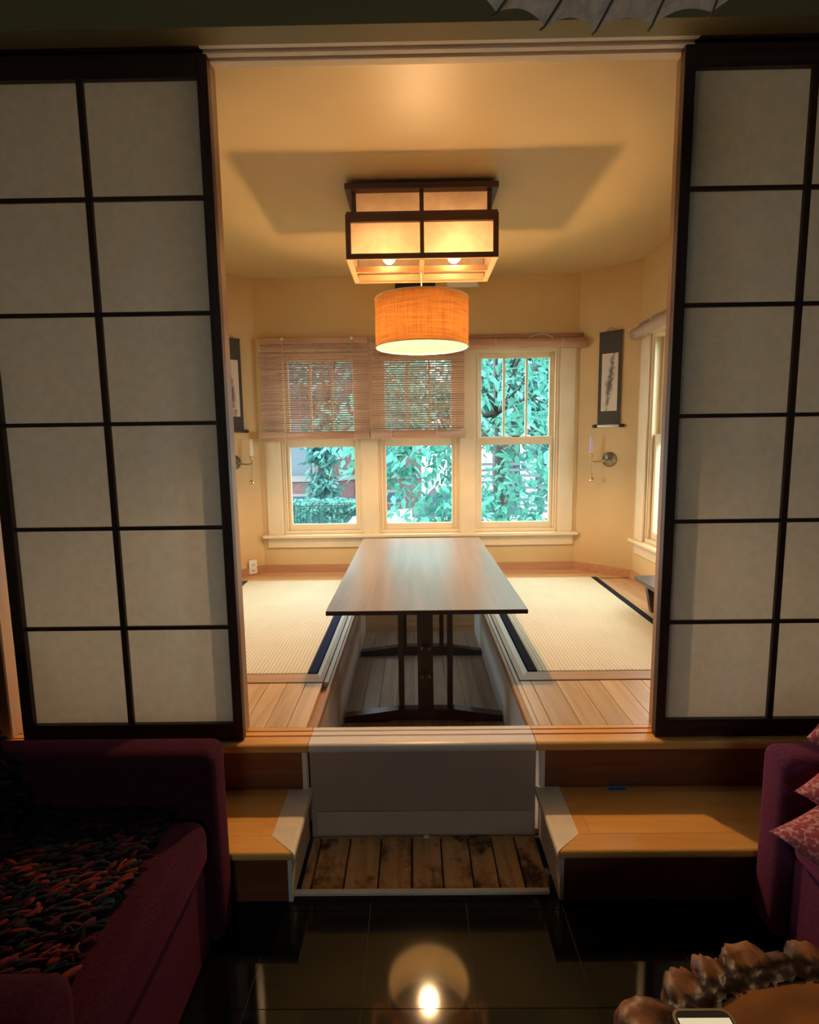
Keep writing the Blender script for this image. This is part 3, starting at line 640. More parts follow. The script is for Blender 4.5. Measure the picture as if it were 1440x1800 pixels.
# ================================================================ BLINDS
def blind_down(x0, x1, label, cords):
    r = thing('bamboo_blind', label, 'blind', ((x0 + x1) / 2, YB - .04, 1.05), 'bamboo blinds on the back windows')
    y = YB - .040
    box('valance', m_bamboo, r, x0, x1, y - .010, y + .014, 1.755, 1.800, bev=.002)
    z = 1.748; k = 0
    while z > 1.095:
        piece('slat', m_bamboo, r, x0 + random.uniform(0, .004), x1 - .004, y - .0012, y + .0012, z - .0125, z, 0) if False else piece('slat', m_bamboo, r, x0, x1, y - .0012, y + .0012, z - .0118, z, 0)
        z -= .0168
    bm = BM(); tube(bm, [(x0 - .012, y - .024, 1.076), (x1 + .004, y - .024, 1.076)], .034, 14); obj('rolled_bottom', bm, m_bamboo, r)
    bm = BM()
    for q in range(7):
        xx = x0 + .05 + (x1 - x0 - .1) * q / 6; tube(bm, [(xx, y - .0022, 1.755), (xx, y - .0022, 1.09)], .0010, 4)
    obj('warp_threads', bm, m_cord, r)
    for c in cords:
        o = obj('pull_cord', tube(BM(), [(c, y - .014, 1.80), (c + .004, y - .030, 1.3), (c + .012, y - .064, 1.04)], .0022, 5), m_cord, r)
        bm = BM(); ball(bm, (c, y - .016, 1.792), .010); sub('cleat', bm, m_white, o)
blind_down(-1.195, -.380, 'lowered bamboo blind next to the left corner', (-1.02, -.50))
blind_down(-.358, .342, 'lowered bamboo blind over the middle window', (-.22, .12))
def roll_blind(mk, a, b_, label, group, mat):
    """mk(t, d, z): point at t along the wall, d out from it"""
    r = thing('bamboo_blind', label, 'blind', mk((a + b_) / 2, .04, 1.70), group)
    tube_ = lambda t0, t1, d, z, rad: tube(BM(), [mk(t0 + (t1 - t0) * k / 4, d, z) for k in range(5)], rad, 14)
    obj('rolled_slats', tube_(a, b_, .055, 1.735, .040), mat, r)
    obj('head_slat', tube_(a + .04, b_ - .01, .020, 1.798, .012), mat, r)
    obj('loose_slat', tube_(a + .02, b_ - .03, .035, 1.786, .008), mat, r)
    for t in (a + .25 * (b_ - a), a + .8 * (b_ - a)):
        bm = BM(); P = [Vector(mk(t, .055 + .044 * math.cos(q), 1.735 + .044 * math.sin(q))) for q in [2 * PI * k / 16 for k in range(17)]]; tube(bm, P, .002, 5); obj('tie_cord', bm, m_cord, r)
    t = a + .62 * (b_ - a); bm = BM(); tube(bm, [mk(t + .10 * math.sin(q) , .085 + .01 * math.sin(3 * q), 1.775 + .018 * math.cos(2 * q)) for q in [2 * PI * k / 20 for k in range(21)]], .0028, 5); obj('knotted_cord', bm, m_cord, r)
roll_blind(lambda t, d, z: (t, YB - d, z), .345, 1.245, 'rolled-up bamboo blind over the clear back window', 'bamboo blinds on the back windows', m_bamboo)
roll_blind(lambda t, d, z: (XR - d, t, z), SW[0] - .12, SW[1] + .155, 'rolled-up bamboo blind over the side window', 'bamboo blinds on the back windows', m_bamboo_y)

# ================================================================ CORNER WALL OBJECTS
def wallframe(A, B, flip):
    """matrix: local x along the wall from A to B, local y out of the wall into the room, z up"""
    A, B = Vector((*A, 0)), Vector((*B, 0)); t = (B - A).normalized(); n = Vector((-t.y, t.x, 0))
    if n.dot(Vector((0, 1, 0)) - A) < 0: n = -n
    m = Matrix(((t.x, n.x, 0, A.x), (t.y, n.y, 0, A.y), (0, 0, 1, 0), (0, 0, 0, 1))); return m
WR = wallframe((XBR, YB), (XR, YA), 0); WL = wallframe((XBL, YB), (XL, YA), 0)
def wobj(nm, bm, mat, root, W, uvq=False):
    bmesh.ops.transform(bm, matrix=W, verts=bm.verts); bmesh.ops.recalc_face_normals(bm, faces=bm.faces); return obj(nm, bm, mat, root)
def scroll(W, c, label, seed, h=(1.118, 1.785), hw=.0845, ph=(1.222, 1.634), phw=.060, off=0):
    loc = W @ Vector((c, .012, h[0])); r = thing('hanging_scroll', label, 'wall scroll', loc, 'ink scrolls on the corner walls')
    wobj('scroll_cloth', bx(BM(), c - hw, c + hw, .010, .0125, h[0], h[1]), m_scroll, r, W)
    bm = BM(); uv = bm.loops.layers.uv.new('UVMap'); q = [(c - phw + off, .0135, ph[0]), (c + phw + off, .0135, ph[0]), (c + phw + off, .0135, ph[1]), (c - phw + off, .0135, ph[1])]
    f = bm.faces.new([bm.verts.new(p) for p in q])
    for lp, t in zip(f.loops, ((0, 0), (1, 0), (1, 1), (0, 1))): lp[uv].uv = t
    wobj('ink_painting', bm, inkpaint(seed), r, W)
    wobj('roller', tube(BM(), [(c - hw + .002, .014, h[0] - .004), (c + hw - .002, .014, h[0] - .004)], .0095, 12), m_white if seed > 2 else m_scroll, r, W)
    for s in (-1, 1): wobj('roller_knob', tube(BM(), [(c + s * (hw - .001), .014, h[0] - .004), (c + s * (hw + .014), .014, h[0] - .004), (c + s * (hw + .032), .014, h[0] - .004)], [.012, .0115, .0125], 12), m_knob, r, W)
    wobj('top_rod', tube(BM(), [(c - hw, .012, h[1]), (c + hw, .012, h[1])], .005, 8), m_scroll, r, W)
    wobj('hanging_cord', tube(BM(), [(c - .035, .012, h[1] + .004), (c - .012, .012, h[1] + .026), (c, .012, h[1] + .031), (c + .012, .012, h[1] + .026), (c + .035, .012, h[1] + .004)], .002, 5), m_brass, r, W)
scroll(WR, .2495, 'charcoal hanging scroll with flower ink painting above the lilac candle', 3)
scroll(WL, .212, 'charcoal hanging scroll with pale ink painting above the power outlet', 1)
def sconce(W, c, side, zc, wax, label):
    loc = W @ Vector((c, 0, zc)); r = thing('candle_sconce', label, 'wall sconce', loc, 'candle sconces below the scrolls')
    R = Matrix.Rotation(-PI / 2, 4, 'X'); bm = BM()
    lathe(bm, [(.0001, .030), (.010, .030), (.014, .024), (.030, .022), (.033, .016), (.043, .014), (.046, .008), (.055, .006), (.056, .001), (.0001, .001)], (c, 0, zc), 28, R); wobj('wall_plate', bm, m_pewter, r, W)
    e = c + side * .105; y = .085
    wobj('arm', tube(BM(), [(c, .028, zc), (c + side * .03, .060, zc - .012), (c + side * .07, .08, zc - .016), (e, y, zc - .010), (e, y, zc + .012)], .0055, 10), m_gold if wax is m_lilac else m_pewter, r, W)
    bm = BM(); lathe(bm, [(.0001, 0), (.010, 0), (.013, .010), (.0115, .032), (.024, .036), (.025, .039), (.0001, .039)], (e, y, zc + .006), 18); wobj('candle_cup', bm, m_gold, r, W)
    bm = BM(); lathe(bm, [(.0115, 0), (.0105, .125), (.0001, .130)], (e, y, zc + .044), 14); k = wobj('candle', bm, wax, r, W)
    wobj('chain', tube(BM(), [(e, y, zc - .012), (e + .004, y, zc - .06), (e + side * -.012, y, zc - .135)], .0018, 5), m_brass, r, W)
    bm = BM(); ex = e - side * .012; lathe(bm, [(.0001, .006), (.006, .004), (.016, -.012), (.020, -.018), (.014, -.030), (.0001, -.034)], (ex, y, zc - .135), 16); wobj('pendant_bell', bm, m_gold, r, W)
sconce(WR, .262, -1, .868, m_lilac, 'round brass wall sconce holding a lilac candle')
sconce(WL, .218, -1, .882, m_cream_wax, 'round brass wall sconce holding a cream candle')
r = thing('power_outlet', 'white power outlet plate low on the left corner wall', 'outlet', WL @ Vector((.115, .01, .02)))
wobj('cover_plate', bx(BM(), .080, .148, .016, .022, .012, .122, .003), m_white, r, WL)
for z in (.045, .09):
    bm = BM(); lathe(bm, [(.0001, .0255), (.014, .0255), (.015, .021)], (.114, 0, z), 14, Matrix.Rotation(-PI / 2, 4, 'X')); o = wobj('socket_face', bm, m_white, r, WL)
    bm = BM(); bx(bm, .108, .110, .0255, .0262, z - .004, z + .006); bx(bm, .118, .120, .0255, .0262, z - .004, z + .006); bx(bm, .1125, .1155, .0255, .0262, z - .011, z - .007); wobj('slot', bm, m_slot, r, WL)
# vent and white card high on the back wall behind the drum
r = thing('wall_vent', 'dark rectangular vent high on the back wall behind the drum shade', 'vent', (0, YB, 2.15))
box('vent_frame', m_black, r, -.17, .13, YB - .02, YB, 2.10, 2.195, bev=.003)
for k in range(5): box('louvre', m_black, r, -.16, .12, YB - .026, YB - .02, 2.108 + k * .017, 2.117 + k * .017)
cb = BM(); prism(cb, [(.19, YB - .30), (.39, YB - .30), (.45, YB - .02), (.22, YB - .02)], 'Z', 2.150, 2.158)
tag(obj('wall_panel', cb, m_white), 'small flat white panel high on the back wall behind the lantern', 'panel')

# ================================================================ BENCH
bn = thing('low_bench', 'low dark wooden bench against the right alcove wall', 'bench', (1.40, 1.17, 0))
bx0, bx1, by0, by1 = 1.265, 1.528, .86, 1.40
box('seat_board', m_bench, bn, bx0, bx1, by0, by1, .178, .206, bev=.003)
for a, b_ in ((by0 + .05, by0 + .085), (by1 - .085, by1 - .05)):
    pts = [(bx0 + .04, .178), (bx1 - .03, .178), (bx1 - .01, 0.0005), (bx0 + .075, 0.0005)]
    obj('leg', prism(BM(), pts, 'Y', a, b_), m_bench, bn)
box('stretcher', m_bench, bn, 1.385, 1.42, by0 + .085, by1 - .085, .10, .14, bev=.002)

# ================================================================ ARMCHAIRS
def armchair(s, xf, label, mats, rot=0, zt=.205, seat=.045, y_far=-.375, depth=.82, inner=.58, arm=.115):
    """s=-1: chair on the left facing +X; s=+1: on the right facing -X. xf: seat front."""
    ma, md = mats
    root = thing('armchair', label, 'armchair', (xf + s * depth / 2, y_far - arm - inner / 2, FZ))
    def b2(nm, a, b_, y0, y1, z0, z1, mat, bev, seg=4): 
        q = sorted((xf + s * a, xf + s * b_)); return obj(nm, bx(BM(), *q, y0, y1, z0, z1, bev, seg), mat, root)
    y1 = y_far; y0 = y_far - 2 * arm - inner
    b2('base', .012, depth, y0 + .01, y1 - .008, FZ + .002, -.09, ma, .012, 2)
    for a, b_ in ((y1 - arm, y1), (y0, y0 + arm)):
        p = b2('arm', -.035, depth - .10, a, b_, FZ + .004, zt, ma, .034, 5)
        for f in p.data.polygons: f.use_smooth = True
    c = b2('seat_cushion', -.025, depth - .22, y0 + arm + .004, y1 - arm - .004, -.092, seat, ma, .045, 5)
    for f in c.data.polygons: f.use_smooth = True
    bk = b2('backrest', depth - .19, depth + .02, y0 + .02, y1 - .02, FZ + .004, .46, md, .06, 5)
    for f in bk.data.polygons: f.use_smooth = True
    b2('back_cushion', depth - .33, depth - .20, y0 + arm + .01, y1 - arm - .01, seat + .002, .40, md, .05, 5)
    b2('skirt', .0, .010, y0 + arm, y1 - arm, FZ + .006, -.095, ma, .003, 1)
    return root
armchair(-1, -.625, 'maroon velvet armchair under the colourful knitted throw', (m_maroon, m_maroon))
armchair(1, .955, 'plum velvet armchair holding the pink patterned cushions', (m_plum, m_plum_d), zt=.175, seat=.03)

# knitted throw: base cloth and chunky yarn loops
cols = [(.006, .009, .009), (.010, .020, .018), (.055, .009, .018), (.17, .026, .018), (.026, .007, .016), (.006, .006, .008), (.075, .016, .026), (.028, .026, .034)]
m_yarn = [fabric('yarn_%d' % k, c, .3, 300, .4) for k, c in enumerate(cols)]
tw = thing('knitted_throw', 'chunky knitted throw in black green and red on the maroon armchair', 'blanket', (-1.0, -.8, .05))
def tz(x, y):   # height of the throw over the seat, rising over the backrest
    b = .052 + .012 * noise.noise((x * 6, y * 6, 1.7))
    if x < -1.06: b += min(.37, (-1.06 - x) * 2.6)
    return b
bm = BM(); G = {}
nx, ny = 34, 24
for i in range(nx + 1):
    for j in range(ny + 1):
        x = -.71 - i / nx * .53 - .03 * math.sin(j * .9); y = -.50 - j / ny * .555
        G[i, j] = bm.verts.new((x, y, tz(x, y)))
for i in range(nx):
    for j in range(ny):
        f = bm.faces.new((G[i, j], G[i + 1, j], G[i + 1, j + 1], G[i, j + 1])); f.smooth = True
bmesh.ops.solidify(bm, geom=bm.faces[:], thickness=.008)
obj('base_cloth', bm, m_yarn[0], tw)
SV = [(0, 0, 1)] + [(math.sin(PI * v / 5) * math.cos(2 * PI * u / 8), math.sin(PI * v / 5) * math.sin(2 * PI * u / 8), math.cos(PI * v / 5)) for v in range(1, 5) for u in range(8)] + [(0, 0, -1)]
SF = [(0, 1 + u, 1 + (u + 1) % 8) for u in range(8)] + [(1 + v * 8 + u, 9 + v * 8 + u, 9 + v * 8 + (u + 1) % 8, 1 + v * 8 + (u + 1) % 8) for v in range(3) for u in range(8)] + [(33, 25 + (u + 1) % 8, 25 + u) for u in range(8)]
V, F, MI = [], [], []
for i in range(36):
    for j in range(32):
        x = -.70 - i / 35 * .53 + random.uniform(-.012, .012); y = -.505 - j / 31 * .54 + random.uniform(-.012, .012)
        n0 = noise.noise((x * 9, y * 14, 4.2))
        if y > -.68: k = random.choice((0, 0, 1, 2, 4, 5, 5, 4))
        else: k = random.choice((0, 1, 1, 2, 3, 4, 5, 6, 7)) if n0 < .1 else random.choice((3, 2, 6, 1, 0, 3))
        a = random.gauss(.55, .45); L = random.uniform(.014, .032); z = tz(x, y) + .010
        m = Matrix.Translation((x, y, z)) @ Matrix.Rotation(a, 4, 'Z') @ Matrix.Rotation(random.uniform(-.3, .3), 4, 'Y') @ Matrix.Diagonal((L, random.uniform(.005, .009), .0075, 1))
        b0 = len(V); V += [tuple(m @ Vector(v)) for v in SV]; F += [tuple(q + b0 for q in f) for f in SF]; MI += [k] * len(SF)
me = bpy.data.meshes.new('yarn_loops'); me.from_pydata(V, [], F)
for m in m_yarn: me.materials.append(m)
me.polygons.foreach_set('material_index', MI); me.polygons.foreach_set('use_smooth', [True] * len(F))
o = mobj('yarn_loops', me, m_yarn[0], tw); o['kind'] = 'stuff'

# pink cushions
def pinkmat():
    m, nt, b = newmat('pink_patterned_cotton'); v = coords(nt, (1, 1, 1), False)
    n = N(nt, 'ShaderNodeTexVoronoi', Scale=95.0); nt.links.new(v, n.inputs['Vector']); n2 = N(nt, 'ShaderNodeTexNoise', Scale=120.0, Detail=2.0); nt.links.new(v, n2.inputs['Vector'])
    a = N(nt, 'ShaderNodeMath', operation='MULTIPLY'); nt.links.new(n.outputs['Distance'], a.inputs[0]); nt.links.new(n2.outputs['Fac'], a.inputs[1])
    c = ramp(nt, a.outputs[0], [(.22, (.40, .065, .085)), (.38, (.66, .33, .33))]); nt.links.new(c, b.inputs['Base Color']); b.inputs['Roughness'].default_value = .9; return m
m_pink = pinkmat()
def cushion(M4, w, h, t, label):
    bm = BM(); n = 14; grid = {}
    for sgn in (1, -1):
        for i in range(n + 1):
            for j in range(n + 1):
                u, v = 2 * i / n - 1, 2 * j / n - 1
                if sgn < 0 and (i in (0, n) or j in (0, n)): grid[sgn, i, j] = grid[1, i, j]; continue
                pin = 1 - .10 * (1 - abs(u)) * (abs(v) > .99) - 0
                x = u * w / 2 * (1 - .07 * (1 - v * v) * abs(u) ** 3); y = v * h / 2 * (1 - .07 * (1 - u * u) * abs(v) ** 3)
                z = sgn * t / 2 * ((1 - u ** 4) * (1 - v ** 4)) ** .55
                grid[sgn, i, j] = bm.verts.new(M4 @ Vector((x, y, z)))
        for i in range(n):
            for j in range(n):
                q = [grid[sgn, i, j], grid[sgn, i + 1, j], grid[sgn, i + 1, j + 1], grid[sgn, i, j + 1]]
                f = bm.faces.new(q if sgn > 0 else q[::-1]); f.smooth = True
    o = tag(obj('cushion', bm, m_pink), label, 'cushion', 'pink patterned cushions on the plum armchair'); return o
def TR(x, y, z, rx, ry, rz): return Matrix.Translation((x, y, z)) @ Matrix.Rotation(rz, 4, 'Z') @ Matrix.Rotation(ry, 4, 'Y') @ Matrix.Rotation(rx, 4, 'X')
cushion(TR(1.045, -.70, .085, .10, -.05, .5), .40, .36, .10, 'pink patterned cushion lying flat on the plum seat')
cushion(TR(1.098, -.600, .150, .10, -.10, .6), .32, .29, .08, 'pink patterned cushion stacked on top of the other cushion')

cushion(TR(1.150, -.440, .222, .0, -.02, .75), .24, .20, .085, 'small pink patterned cushion lying on the arm of the plum armchair')

# ================================================================ COFFEE TABLE AND PHONE
ct = thing('slab_table', 'live-edge wooden slab coffee table with rough bark rim', 'coffee table', (.60, -1.27, FZ))
cxx, cyy, zs = .60, -1.275, .045
def rad(a): return .318 + .018 * math.sin(2 * a + .6) + .010 * noise.noise((math.cos(a) * 2, math.sin(a) * 2, 3.1))
S = 320
def slabmat():
    m, nt, b = newmat('honey_slab'); tc = N(nt, 'ShaderNodeTexCoord'); mp = N(nt, 'ShaderNodeMapping'); mp.inputs['Location'].default_value = (-cxx - .03, -cyy + .04, 0); nt.links.new(tc.outputs['Object'], mp.inputs[0])
    wv = N(nt, 'ShaderNodeTexWave', wave_type='RINGS', rings_direction='Z', Scale=4.0, Distortion=3.0); wv.inputs['Detail'].default_value = 3; wv.inputs['Detail Scale'].default_value = 2.5; nt.links.new(mp.outputs[0], wv.inputs['Vector'])
    gr = N(nt, 'ShaderNodeVectorMath', operation='LENGTH'); nt.links.new(mp.outputs[0], gr.inputs[0])
    nz = N(nt, 'ShaderNodeTexNoise', Scale=6.0, Detail=3.0); nt.links.new(mp.outputs[0], nz.inputs['Vector'])
    ad = N(nt, 'ShaderNodeMath', operation='MULTIPLY_ADD'); ad.inputs[1].default_value = .16; nt.links.new(nz.outputs['Fac'], ad.inputs[0]); nt.links.new(gr.outputs['Value'], ad.inputs[2])
    c1 = ramp(nt, ad.outputs[0], [(.30, (.20, .055, .014)), (.335, (.40, .145, .035))])
    mx = N(nt, 'ShaderNodeMix', data_type='RGBA', blend_type='MULTIPLY'); mx.inputs[0].default_value = .35; nt.links.new(c1, mx.inputs[6]); nt.links.new(wv.outputs['Color'], mx.inputs[7])
    nt.links.new(mx.outputs[2], b.inputs['Base Color']); b.inputs['Roughness'].default_value = .3; return m
bm = BM(); cen = bm.verts.new((cxx, cyy, zs)); ring = []; low = []
for k in range(S):
    a = 2 * PI * k / S; r_ = rad(a); ring.append(bm.verts.new((cxx + r_ * math.cos(a), cyy + r_ * math.sin(a), zs))); low.append(bm.verts.new((cxx + r_ * math.cos(a), cyy + r_ * math.sin(a), zs - .05)))
for k in range(S):
    q = (k + 1) % S; bm.faces.new((cen, ring[k], ring[q])); bm.faces.new((ring[k], low[k], low[q], ring[q]))
bm.faces.new(low[::-1]); obj('slab_top', bm, slabmat(), ct)
def barkmat():
    m, nt, b = newmat('burl_bark'); at = N(nt, 'ShaderNodeAttribute', attribute_name='lump'); n = N(nt, 'ShaderNodeTexNoise', Scale=60.0, Detail=4.0); v = coords(nt, (1, 1, 1), False); nt.links.new(v, n.inputs['Vector'])
    c = ramp(nt, at.outputs['Fac'], [(.12, (.030, .014, .009)), (.45, (.12, .045, .018)), (.8, (.30, .115, .040))])
    mx = N(nt, 'ShaderNodeMix', data_type='RGBA', blend_type='MULTIPLY'); mx.inputs[0].default_value = .6; nt.links.new(c, mx.inputs[6]); nt.links.new(n.outputs['Color'], mx.inputs[7])
    nt.links.new(c, b.inputs['Base Color']); b.inputs['Roughness'].default_value = .45; bump(nt, b, n.outputs['Fac'], .4, .004); return m
bm = BM(); rings = []; Pn = 16; lump = []
for k in range(S):
    a = 2 * PI * k / S; r0 = rad(a); row = []
    seg = 25; ph = a / (2 * PI) * seg + .35 * noise.noise((math.cos(a) * 3, math.sin(a) * 3, 9)); fr = ph - math.floor(ph); hh = noise.cell((math.floor(ph) + .5, 1.5, .5)) 
    bul = (max(0, math.sin(PI * fr)) ** .55); big = .045 + .030 * abs(noise.noise((math.floor(ph) * 1.7, 2.3, 0)))
    for j in range(Pn):
        t = j / (Pn - 1)
        if t < .38:   # dark bark groove
            q = t / .38; rr = r0 + .040 * q; z = zs + .003 - .009 * math.sin(PI * q) + .009 * math.sin(PI * q) ** 8; l = .02 + .16 * abs(noise.noise((a * 16, j * .8, 0)))
        else:         # bulging lump that rolls down the side
            q = (t - .38) / .62; rr = r0 + .040 + (big * bul + .006) * math.sin(PI * min(1, q * .78)) ** .7; z = zs + .012 * bul * math.sin(PI * min(1, q * 1.3)) - .075 * q ** 1.7; l = max(0, .05 + .85 * bul ** 1.6 * (1 - .3 * q) + .5 * noise.noise((math.cos(a) * 22, math.sin(a) * 22, j * .7)))
        nn = .009 * noise.noise((math.cos(a) * 14, math.sin(a) * 14, j * .6)) + .006 * noise.noise((math.cos(a) * 40, math.sin(a) * 40, j * .9))
        row.append(bm.verts.new((cxx + (rr + nn) * math.cos(a), cyy + (rr + nn) * math.sin(a), z + nn))); lump.append(l)
    rings.append(row)
for k in range(S):
    A, B = rings[k], rings[(k + 1) % S]
    for j in range(Pn - 1):
        f = bm.faces.new((A[j], A[j + 1], B[j + 1], B[j])); f.smooth = True
me = bpy.data.meshes.new('bark_rim'); bm.to_mesh(me); bm.free()
at = me.attributes.new('lump', 'FLOAT', 'POINT'); at.data.foreach_set('value', lump)
mobj('bark_rim', me, barkmat(), ct)
m_leg = wood('slab_leg', (.08, .03, .012), (.18, .07, .03), 'Z', .5)
for k in range(3):
    a = 2 * PI * k / 3 + .4; obj('leg', tube(BM(), [(cxx + .20 * math.cos(a), cyy + .20 * math.sin(a), FZ + .001), (cxx + .17 * math.cos(a), cyy + .17 * math.sin(a), zs - .051)], [.035, .045], 12), m_leg, ct)
ph = thing('smartphone', 'gold-edged smartphone lying on the slab coffee table', 'phone', (.425, -1.09, zs + .001))
zp = zs + .0012
def rrect(x0, x1, y0, y1, r, n=5):
    P = []
    for cx_, cy_, a0 in ((x1 - r, y1 - r, 0), (x0 + r, y1 - r, 90), (x0 + r, y0 + r, 180), (x1 - r, y0 + r, 270)):
        for k in range(n + 1): a = math.radians(a0 + 90 * k / n); P.append((cx_ + r * math.cos(a), cy_ + r * math.sin(a)))
    return P
px0, px1, py0, py1 = .376, .476, -1.225, -1.018
obj('phone_case', prism(BM(), rrect(px0, px1, py0, py1, .016), 'Z', zp, zp + .009), plain('champagne_metal', (.62, .52, .38), .3, .8), ph)
obj('phone_face', prism(BM(), rrect(px0 + .004, px1 - .004, py0 + .004, py1 - .004, .013), 'Z', zp + .009, zp + .0096), plain('phone_bezel', (.05, .045, .035), .25), ph)
obj('phone_screen', prism(BM(), [(px0 + .007, py0 + .02), (px1 - .007, py0 + .02), (px1 - .007, py1 - .017), (px0 + .007, py1 - .017)], 'Z', zp + .0096, zp + .0099), emit('phone_picture', (.16, .14, .05), .5), ph)
obj('status_bar', prism(BM(), [(px0 + .007, py1 - .027), (px1 - .007, py1 - .027), (px1 - .007, py1 - .0165), (px0 + .007, py1 - .0165)], 'Z', zp + .0099, zp + .0101), emit('phone_bar', (.75, .62, .38), .32), ph)

# ================================================================ PAPER PARASOL LAMP (front room, switched off)
pl = thing('parasol_lamp', 'grey ribbed parasol lamp hanging in the dark front room', 'pendant light', (.3035, -1.2126, 1.75))
m_para = papery('grey_parasol_paper', (.88, .83, .76), .25, var=.14, scale=45); m_rib = plain('parasol_rib', (.10, .09, .08), .6)
PX, PY, PR_, PZ = .3035, -1.2126, .461, 1.75; NR = 30; PH0 = math.radians(91.6)
def swirl(t): return .37 * math.log(t)
bm = BM(); ringsP = []; Sg = NR * 8
for k in range(Sg):
    a = 2 * PI * k / Sg + PH0; fr = (k % 8) / 8; sag = math.sin(PI * fr)
    row = []
    for j in range(9):
        t = .06 + .94 * j / 8; R_ = PR_ * t * (1 - .020 * sag * t * t); z = PZ + .16 * (1 - t ** 1.6) + .010 * sag * t
        row.append(bm.verts.new((PX + R_ * math.cos(a + swirl(t)), PY + R_ * math.sin(a + swirl(t)), z)))
    ringsP.append(row)
for k in range(Sg):
    A, B = ringsP[k], ringsP[(k + 1) % Sg]
    for j in range(8):
        f = bm.faces.new((A[j], B[j], B[j + 1], A[j + 1])); f.smooth = True
obj('paper_canopy', bm, m_para, pl)
for k in range(NR):
    a = 2 * PI * k / NR + PH0
    P = [(PX + PR_ * t * math.cos(a + swirl(t)), PY + PR_ * t * math.sin(a + swirl(t)), PZ + .16 * (1 - min(1, t) ** 1.6) - .003) for t in (.06, .1, .15, .2, .3, .4, .5, .6, .7, .8, .9, 1.0, 1.02)]
    obj('rib', tube(BM(), P, .0022, 5), m_rib, pl)
obj('stem', tube(BM(), [(PX, PY, 1.86), (PX, PY, 2.499)], .006, 8), m_rib, pl)
bm = BM(); lathe(bm, [(.0001, 1.93), (.02, 1.93), (.028, 1.90), (.026, 1.86), (.0001, 1.85)], (PX, PY, 0), 14); obj('hub', bm, m_rib, pl)

# ================================================================ OUTSIDE
GZ = -1.35
structure('ground_street', bx(BM(), -16, 16, 8.2, 40, GZ - .2, GZ), paint('pale_asphalt', (.30, .30, .30), .8, .1, 1), 'pale street and pavement beyond the windows', 'street')
structure('ground_lawn', bx(BM(), -16, 16, -9, 8.2, GZ - .2, GZ + .02), paint('lawn', (.08, .11, .06), .9, .3, 3), 'lawn around the house below the windows', 'lawn')
def leafmat(name, col):
    m, nt, b = newmat(name); nt.nodes.remove(b); v = coords(nt, (3, 3, 3)); n = N(nt, 'ShaderNodeTexNoise', Scale=1.0, Detail=3.0); nt.links.new(v, n.inputs['Vector'])
    c = ramp(nt, n.outputs['Fac'], [(.35, tuple(x * .6 for x in col)), (.65, tuple(min(1, x * 1.35) for x in col))])
    c = mulrand(nt, c, .8, 1.2)
    d = N(nt, 'ShaderNodeBsdfDiffuse'); t = N(nt, 'ShaderNodeBsdfTranslucent'); mx = N(nt, 'ShaderNodeMixShader'); mx.inputs[0].default_value = .4
    nt.links.new(c, d.inputs[0]); nt.links.new(c, t.inputs[0]); nt.links.new(d.outputs[0], mx.inputs[1]); nt.links.new(t.outputs[0], mx.inputs[2]); nt.links.new(mx.outputs[0], nt.nodes['Material Output'].inputs[0]); return m
m_leaf = leafmat('maple_leaf', (.15, .44, .36)); m_leaf2 = leafmat('far_leaf', (.13, .31, .29)); m_hedge = leafmat('hedge_leaf', (.13, .34, .29))  # cool daylight tint mixed into the leaf colours
LEAF = [(0, 0, 0), (.35, .28, .05), (.9, .16, .02), (1.15, 0, -.05), (.9, -.16, .02), (.35, -.28, .05), (.5, 0, -.06)]
LF = [(0, 1, 6), (1, 2, 6), (2, 3, 6), (3, 4, 6), (4, 5, 6), (5, 0, 6)]
def leafmesh(mat):
    me = bpy.data.meshes.new('leaf'); me.from_pydata(LEAF, [], LF); me.materials.append(mat); return me
def rleaf(c, size):
    d = Vector((random.uniform(-1, 1), random.uniform(-1, .3), random.uniform(-1.1, .1))).normalized()
    q = d.to_track_quat('X', 'Z').to_matrix().to_4x4() @ Matrix.Rotation(random.uniform(-.7, .7), 4, 'X')
    return Matrix.Translation(c) @ q @ Matrix.Diagonal((size, size, size, 1))
def tree(name, label, cat, clusters, trunk, mat, n, size, nobj=0, group=None):
    root = thing(name, label, cat, (trunk[0], trunk[1], GZ), group)
    obj('trunk', tube(BM(), [(trunk[0], trunk[1], GZ), (trunk[0] + .05, trunk[1], GZ + trunk[2] * .5), (trunk[0] - .05, trunk[1] + .05, GZ + trunk[2])], [trunk[3], trunk[3] * .8, trunk[3] * .5], 10), m_outbark, root)
    bm = BM()
    for c, r in clusters[:12]: tube(bm, [(trunk[0], trunk[1], GZ + trunk[2] * .6), ((trunk[0] + c[0]) / 2, (trunk[1] + c[1]) / 2, (GZ + trunk[2] * .6 + c[2]) / 2 + .2), c], [.05, .03, .012], 6)
    obj('branches', bm, m_outbark, root)
    V, F = [], []; lm = leafmesh(mat); mats_ = []
    for k in range(n):
        c, r = random.choice(clusters); p = Vector([max(-1, min(1, random.gauss(0, .5))) for _ in range(3)]) * r + Vector(c)
        mats_.append(rleaf(p, size * random.uniform(.7, 1.3)))
    mats_.sort(key=lambda m: m.translation.y)
    for k, m in enumerate(mats_):
        if k < nobj:
            o = bpy.data.objects.new('leaf', lm); C.objects.link(o); o.parent = root; o.matrix_parent_inverse = Matrix.Translation(root.location).inverted(); o.matrix_basis = m
        else:
            b0 = len(V); V += [tuple(m @ Vector(v)) for v in LEAF]; F += [tuple(i + b0 for i in f) for f in LF]
    me = bpy.data.meshes.new('foliage'); me.from_pydata(V, [], F); o = mobj('foliage', me, mat, root); o['kind'] = 'stuff'
    return root
